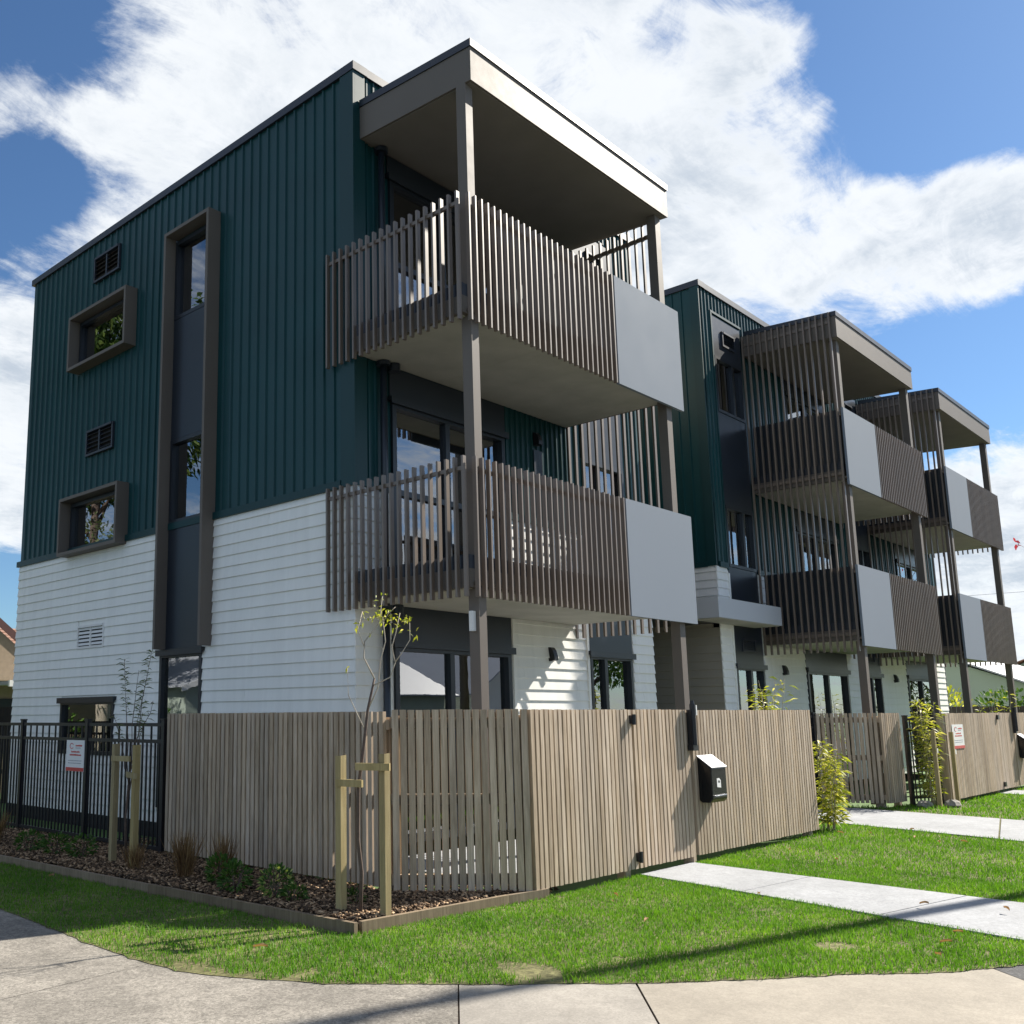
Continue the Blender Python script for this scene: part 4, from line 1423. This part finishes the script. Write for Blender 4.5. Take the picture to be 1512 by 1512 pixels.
shrub('low_shrub', -1.75, -1.75, -.06, .09, .10, 80, LEAFD, 'small dark plant among sunlit bark behind the left stake', 'small shrubs in the bark bed')


def tussock(x, y, h, r, n, label):
    t = thing('tussock', label, 'grass clump', (x, y, -.06), 'brown tussock grasses in the bed')
    p = np.stack([RNG.normal(x, .03, n), RNG.normal(y, .03, n), np.full(n, -.07)], 1)
    a = RNG.uniform(0, 2 * PI, n)
    d = np.stack([np.cos(a) * RNG.uniform(0, r, n), np.sin(a) * RNG.uniform(0, r, n), np.ones(n)], 1)
    leaves('blades', p, d, h, .007, TUSSOCK, t, .12)


tussock(-2.00, .30, .46, .45, 260, 'tall brown tussock at the left end of the timber fence')
tussock(-1.75, .02, .44, .45, 200, 'brown tussock second from the left fence end, half hidden by the shrubs')
tussock(-2.05, 1.10, .30, .5, 130, 'small brown tussock at the foot of the right stake')
tussock(-2.2, 4.0, .42, .5, 220, 'brown tussock at the left edge of the picture below the black fence')


def bamboo(x, y, z, h, r, canes, n, label, ls=.12, lw=.026, mat=None):
    t = thing('bamboo_clump', label, 'bamboo', (x, y, z), 'yellow green bamboo plants')
    m = MB()
    pp, dd = [], []
    for k in range(canes):
        a = RNG.uniform(0, 2 * PI)
        q0 = (x + math.cos(a) * r * .25, y + math.sin(a) * r * .25, z - .05)
        hh = h * RNG.uniform(.65, 1)
        q1 = (x + math.cos(a) * r * RNG.uniform(.3, 1), y + math.sin(a) * r * RNG.uniform(.3, 1), z + hh)
        q = wob(q0, q1, 6, .015)
        m.tube(q, [.007 - .0007 * i for i in range(7)], 5)
        for j in range(n // canes):
            f = RNG.uniform(.12, 1)
            i = min(int(f * 6), 5)
            b = q[i].lerp(q[i + 1], f * 6 - i)
            aa = RNG.uniform(0, 2 * PI)
            off = RNG.uniform(0, .10)
            pp.append((b.x + math.cos(aa) * off, b.y + math.sin(aa) * off, b.z))
            dd.append((math.cos(aa), math.sin(aa), RNG.uniform(-.4, .6)))
    m.build('canes', BARKL, t, True)
    leaves('leaves', pp, dd, ls, lw, mat or LEAFY, t)


bamboo(6.66, -2.40, -.1, 1.32, .26, 11, 800, 'yellow green bamboo at the right end of the near timber fence')
bamboo(11.50, -2.36, -.1, 1.80, .22, 10, 800, 'tall leafy bamboo in front of the black gate between the fences')
bamboo(6.95, -1.62, -.1, 2.12, .34, 10, 900, 'pale leafy bamboo top rising from behind the near timber fence')
bamboo(18.8, -1.7, -.1, 2.2, .4, 7, 400, 'leafy plant behind the farthest fence near the right edge')
bamboo(19.3, -2.75, -.1, 1.3, .3, 7, 330, 'bamboo beyond the second letterbox at the right edge')
for (x, y, h, lab) in ((11.30, -2.50, 1.15, 'left pine stake beside the tall bamboo'), (11.88, -2.62, 1.12, 'right pine stake beside the tall bamboo'), (6.27, -2.28, 1.16, 'pine stake at the end of the near fence by the yellow bamboo')):
    t = thing('tree_stake', lab, 'stake', (x, y, -.1), 'pine stakes of the young trees')
    bx('shaft', x - .03, x + .03, y - .03, y + .03, -.25, h, STAKE, t)
    bx('tie_tag', x + .031, x + .10, y - .028, y + .02, h - .38, h - .30, WHITEM, t)
for x, y, lab in ((11.15, -2.32, 'grey landscape rock left of the tall bamboo foot'), (11.55, -2.62, 'grey landscape rock right of the tall bamboo foot')):
    u = []
    mm = MB()
    for i in range(5):
        for j in range(8):
            th, ph = PI * (i + .5) / 5, 2 * PI * j / 8
            rr = RNG.uniform(.8, 1.15)
            u.append((x + .17 * rr * math.sin(th) * math.cos(ph), y + .12 * rr * math.sin(th) * math.sin(ph), -.09 + .09 * rr * math.cos(th)))
    fs = [(i * 8 + j, i * 8 + (j + 1) % 8, (i + 1) * 8 + (j + 1) % 8, (i + 1) * 8 + j) for i in range(4) for j in range(8)] + [tuple(range(8)), tuple(range(32, 40))]
    mm.add(u, fs)
    tag(mm.build('rock', MIDCON), lab, 'rock', 'rocks by the gate')

# fallen leaves
LV = [(-3.19, -2.33), (-2.75, 1.48), (-.62, -3.75), (-.13, -3.17), (.15, -3.03), (1.05, -3.88), (1.55, -5.02), (1.75, -5.55), (.55, -5.52), (-.28, -5.62), (.15, -5.55),
      (6.1, -2.75), (6.3, -3.05), (6.2, -3.6), (5.9, -3.95), (6.15, -4.15), (6.5, -5.2), (3.6, -3.6), (4.0, -2.95), (5.6, -5.2), (7.1, -3.3)]
LN = ['curled tan fallen leaf on the grass near the corner of the pavement', 'pale fallen leaf on the shaded grass at far left',
      'dry leaf on the near lawn, leftmost below the near white path', 'dry leaf on the near lawn just below the gate hinge', 'brown leaf at the grass edge beside the start of the near path',
      'dry leaf on the lower side of the near path, halfway along', 'dry leaf on the near lawn under the long pole shadow', 'rightmost dry leaf on the near lawn by the path',
      'pinkish dry leaf beside the small bare patch in the near lawn', 'dry leaf at the pavement edge of the near lawn', 'dry leaf by the dark asphalt corner at lower right',
      'leaf on the middle lawn closest to the entry path', 'leaf second from the entry path on the middle lawn', 'leaf in the centre of the middle lawn', 'brown leaf in the middle lawn, lower of a pair',
      'brown leaf in the middle lawn at the right of a pair', 'leaf at the right end of the middle lawn', 'leaf on the middle lawn near the letterbox fence', 'small leaf lying close to the fence right of the letterbox',
      'lowest leaf on the middle lawn above the near path', 'leaf on the edge of the entry path grass']
for i, (x, y) in enumerate(LV):
    a = RNG.uniform(0, 2 * PI)
    s = .055 if i == 0 else RNG.uniform(.022, .04)
    ca, sa = math.cos(a), math.sin(a)
    vs = []
    for k in range(5):
        f = k / 4
        w = s * .42 * math.sin(PI * min(.97, max(.06, f)))
        zc = .008 * math.sin(PI * f) + .003 * k
        for sgn in (-1, 0, 1):
            px, py = (f - .5) * 2 * s, sgn * w
            vs.append((x + px * ca - py * sa, y + px * sa + py * ca, -.085 + zc + abs(sgn) * .014))
    fs = [(k * 3 + j, k * 3 + j + 1, k * 3 + j + 4, k * 3 + j + 3) for k in range(4) for j in (0, 1)]
    lab = LN[i]
    tag(MB().add(vs, fs).build('fallen_leaf', DRYLEAF), lab, 'leaf', 'dry leaves on the lawn')

# ------------------------------------------------------------------ neighbours and far things
def gable_house(name, label, x0, x1, y0, y1, zw, zr, axis, wallm, roofm, rows=0, over=.4, group=None):
    t = thing(name, label, 'house', ((x0 + x1) / 2, (y0 + y1) / 2, -.3), group)
    bx('wall', x0, x1, y0, y1, -.3, zw, wallm, t)
    xm, ym = (x0 + x1) / 2, (y0 + y1) / 2
    g = MB()
    if axis == 'y':
        g.prism([(x0, y0, zw), (x1, y0, zw), (xm, y0, zr - .12)], (0, y1 - y0, 0))
    else:
        g.prism([(x0, y0, zw), (x0, y1, zw), (x0, ym, zr - .12)], (x1 - x0, 0, 0))
    g.build('gable', wallm, t)
    r = MB()
    sl_ = (zr - zw) / ((x1 - x0) / 2 if axis == 'y' else (y1 - y0) / 2)
    ze = zw - over * sl_
    n = max(1, rows)
    half = ((x1 - x0) if axis == 'y' else (y1 - y0)) / 2 + over
    for sgn in (-1, 1):
        for k in range(n):
            f0, f1 = k / n, (k + 1) / n + (.02 if rows else 0)
            f1 = min(f1, 1)
            lift = .03 if rows else 0
            a0, a1 = half * (1 - f0), half * (1 - f1)
            za, zb = ze + (zr - ze) * f0 + lift, ze + (zr - ze) * f1
            if axis == 'y':
                pts = [(xm + sgn * a0, y0 - over, za), (xm + sgn * a1, y0 - over, zb), (xm + sgn * a1, y0 - over, zb + .06), (xm + sgn * a0, y0 - over, za + .06)]
                r.prism(pts, (0, y1 - y0 + 2 * over, 0))
            else:
                pts = [(x0 - over, ym + sgn * a0, za), (x0 - over, ym + sgn * a1, zb), (x0 - over, ym + sgn * a1, zb + .06), (x0 - over, ym + sgn * a0, za + .06)]
                r.prism(pts, (x1 - x0 + 2 * over, 0, 0))
    r.build('roof', roofm, t)
    if axis == 'y':
        for sgn in (-1, 1):
            MB().prism([(xm, y0 - over - .03, zr - .16), (xm + sgn * half, y0 - over - .03, ze - .16), (xm + sgn * half, y0 - over - .03, ze + .05), (xm, y0 - over - .03, zr + .05)], (0, .028, 0)).build('barge_board', TRIMRED if roofm is BROWNTILE else WHITEM, t)
    return t


# left neighbour, glimpsed past the rear corner
nh = gable_house('brick_house', 'low tan house with brown tiled roof behind the left end of the block', -6.0, 7.5, 15.0, 24, 2.50, 3.95, 'x', TAN, BROWNTILE, rows=16, over=.45)
MB().prism([(1.2, 14.2, 4.4), (4.0, 14.2, 2.22), (4.0, 14.2, 2.42), (1.2, 14.2, 4.60)], (0, .04, 0)).build('barge_board', TRIMRED, nh)
MB().prism([(-1.4, 14.26, 2.3), (3.8, 14.26, 2.3), (1.2, 14.26, 4.35)], (0, .1, 0)).build('gable', TAN, nh)
bx('porch_roof', 2.2, 4.6, 13.4, 14.15, 2.18, 2.26, GREYROOF, nh)
bx('gutter', 2.2, 4.6, 13.32, 13.4, 2.14, 2.28, WHITEM, nh)
bx('window', 2.6, 3.3, 14.96, 14.995, .6, 1.9, DARK, nh)
df = thing('paling_fence', 'dark timber paling fence at the left edge beyond the black fence', 'fence', (-.6, 11, -.2))
for k in range(16):
    x = -.6 + k * .115
    bx('paling', x, x + .10, 10.6, 10.62, -.25, 1.66 + random.uniform(-.01, .01), DARKWOOD, df)
bx('rail', -.6, 1.2, 10.625, 10.67, .4, .48, DARKWOOD, df)
bx('rail', -.6, 1.2, 10.625, 10.67, 1.3, 1.38, DARKWOOD, df)

# right neighbours
gable_house('cottage', 'low house with pale grey steel roof seen under the far balconies', 33, 43, -.6, 6.5, 2.0, 3.5, 'x', SAGE, GREYROOF, over=.4)
gable_house('cottage', 'taller sage house with red tiled roof behind the grey roofed one', 46, 56, -5.5, 4.5, 3.1, 5.3, 'x', SAGE, REDTILE, rows=10, over=.4)
ff = thing('paling_fence', 'dark paling fence below the hedge beyond the far balconies', 'fence', (26, 0, -.2))
for k in range(60):
    y = -2.6 + k * .12
    bx('paling', 25.0, 25.02, y, y + .112, -.3, 1.62, DARKWOOD, ff)
bx('rail', 25.025, 25.07, -2.6, 4.6, 1.3, 1.38, DARKWOOD, ff)


def crown_pts(blobs, n):
    out, nor = [], []
    wts = np.array([b[3] * b[4] for b in blobs], float)
    wts /= wts.sum()
    for b, w in zip(blobs, wts):
        k = int(n * w)
        u = RNG.normal(size=(k, 3))
        u /= np.linalg.norm(u, axis=1, keepdims=True)
        rr = RNG.uniform(.35, 1, k)[:, None] ** .5
        out.append(np.array(b[:3]) + u * rr * np.array([b[3], b[3], b[4]]))
        nor.append(u)
    return np.concatenate(out), np.concatenate(nor)


def tree(name, label, x, y, h, r, n, mat, ls, lw, trunk_r=.18, cat='tree', group=None, nb=9, base=.35, barkm=None):
    t = thing(name, label, cat, (x, y, -.3), group)
    m = MB()
    m.tube([(x, y, -.4), (x + .05, y, h * base), (x, y + .05, h * .8)], [trunk_r, trunk_r * .8, trunk_r * .25], 8)
    blobs = []
    for k in range(nb):
        a = 2 * PI * k / nb * 2.4
        f = k / nb
        q = (x + math.cos(a) * r * .55 * (1 - .5 * f), y + math.sin(a) * r * .55 * (1 - .5 * f), h * (base + .12 + (1 - base - .2) * f), r * RNG.uniform(.38, .6), r * RNG.uniform(.3, .5))
        blobs.append(q)
        m.tube([(x, y, h * (base + .5 * f * .6)), (q[0], q[1], q[2])], [trunk_r * .4, trunk_r * .12], 6)
    m.build('trunk', barkm or BARK, t, True)
    p, u = crown_pts(blobs, n)
    leaves('crown', p, u + RNG.normal(0, .6, u.shape), ls, lw, mat, t)
    return t


shrub('hedge_shrub', 27.0, 1.6, -.2, 1.1, 2.5, 900, LEAFY, 'yellow green hedge shrub beyond the dark paling fence, nearer the block', 'hedge shrubs beyond the fence', .16, .08)
shrub('hedge_shrub', 27.2, -.2, -.2, 1.1, 2.4, 900, LEAFG, 'mid green hedge shrub beyond the dark paling fence', 'hedge shrubs beyond the fence', .16, .08)
tree('clipped_conifer', 'dense dark green conifer at the far right edge behind the fence', 27.5, -2.6, 3.4, 1.1, 2600, LEAFD, .12, .05, .1, nb=11, base=.05)
ft = thing('blossom_tree', 'nearly bare tree with scattered red blooms at the right edge', 'tree', (30, -2.1, -.3))
m = MB()
m.tube([(30, -2.2, -.4), (30, -2.2, 1.8)], [.16, .12], 7)
pp = []
for k in range(11):
    a = RNG.uniform(0, 2 * PI)
    q = wob((30, -2.2, 1.6 + RNG.uniform(0, 1)), (30 + math.cos(a) * 2.0, -3.0 + math.sin(a) * 1.7, RNG.uniform(4.5, 7.6)), 6, .12)
    m.tube(q, [.032 - .004 * i for i in range(7)], 5)
    for j in range(5):
        i = int(RNG.integers(2, 6))
        e = q[i] + Vector(RNG.normal(0, .45, 3)) + Vector((0, 0, .25))
        m.tube([q[i], q[i].lerp(e, .5) + Vector(RNG.normal(0, .05, 3)), e], [.011, .008, .004], 4)
        if RNG.random() < .6:
            pp += [tuple(e + Vector(RNG.normal(0, .08, 3))) for _ in range(5)]
m.build('branches', BARK, ft, True)
leaves('blooms', pp, RNG.normal(size=(len(pp), 3)), .15, .10, BLOOM, ft)

# power lines beyond
q = [(38, 40 - k * 10, 6.6 - .5 * math.sin(PI * k / 10)) for k in range(11)]
tag(MB().tube(q, .006, 4).build('overhead_wire', BLACKM), 'thin overhead wire in the sky beyond the far balconies', 'cable')

# mirrored in the low side window
tree('street_tree', 'small tree on the neighbour side just behind the left end of the block', -4.7, 13.6, 6.5, 1.9, 3500, LEAFO, .13, .055, .22, group='trees across the streets', barkm=BARKL)
shrub('hedge_shrub', -3.3, 13.4, -.2, .8, 1.9, 700, LEAFG, 'green garden shrub in front of the brown tiled house, nearer the block', 'garden shrubs of the neighbour', .12, .06)
shrub('hedge_shrub', -6.0, 13.9, -.2, .9, 2.1, 700, LEAFG, 'green garden shrub in front of the brown tiled house, farther from the block', 'garden shrubs of the neighbour', .12, .06)

# street pole whose long shadow crosses the lawn
up_ = thing('utility_pole', 'tall timber utility pole on the verge to the right of the view', 'utility pole', (11.2, -7.62, -.3))
MB().tube([(11.2, -7.62, -.4), (11.2, -7.62, 12.2)], [.12, .075], 12).build('shaft', POLEW, up_, True)
bx('cross_arm', 10.2, 12.2, -7.76, -7.70, 11.5, 11.62, POLEW, up_)

# across the streets: what the windows mirror
gable_house('cottage', 'pale grey roofed house across the front street', 15, 26, -29, -21, 2.5, 4.3, 'x', SAGE, GREYROOF, over=.5, group='houses across the streets')
gable_house('cottage', 'white gabled house across the front street, right of the grey roofed one', 28, 37, -30, -21, 2.6, 4.9, 'y', WHITE, GREYROOF, over=.5, group='houses across the streets')
gable_house('cottage', 'sage gabled house across the side street', -27, -15.5, 26, 36, 2.8, 4.9, 'y', SAGE, GREYROOF, over=.5, group='houses across the streets')
for (x, y, h, r, lab) in ((-9.5, 23, 20, 4.6, 'very tall bushy tree across the side street, mirrored in the hooded windows'), (-19, 33, 11, 3.6, 'large tree across the side street behind the gabled house'),
                          (-13, 29, 9, 2.6, 'narrow tree across the side street further up'), (27, -36, 7.4, 4.5, 'nearly bare tree across the front street behind the houses'), (46, -26, 9, 3.4, 'tree across the front street right of the white house'),
                          (60, -30, 10, 3.6, 'large tree far along the front street')):
    tree('street_tree', lab, x, y, h, r, (13000 if h > 15 else 5200) if h > 7.5 else 500, LEAFD if x < 0 else LEAFG, .30, .13, .2, group='trees across the streets', nb=12)
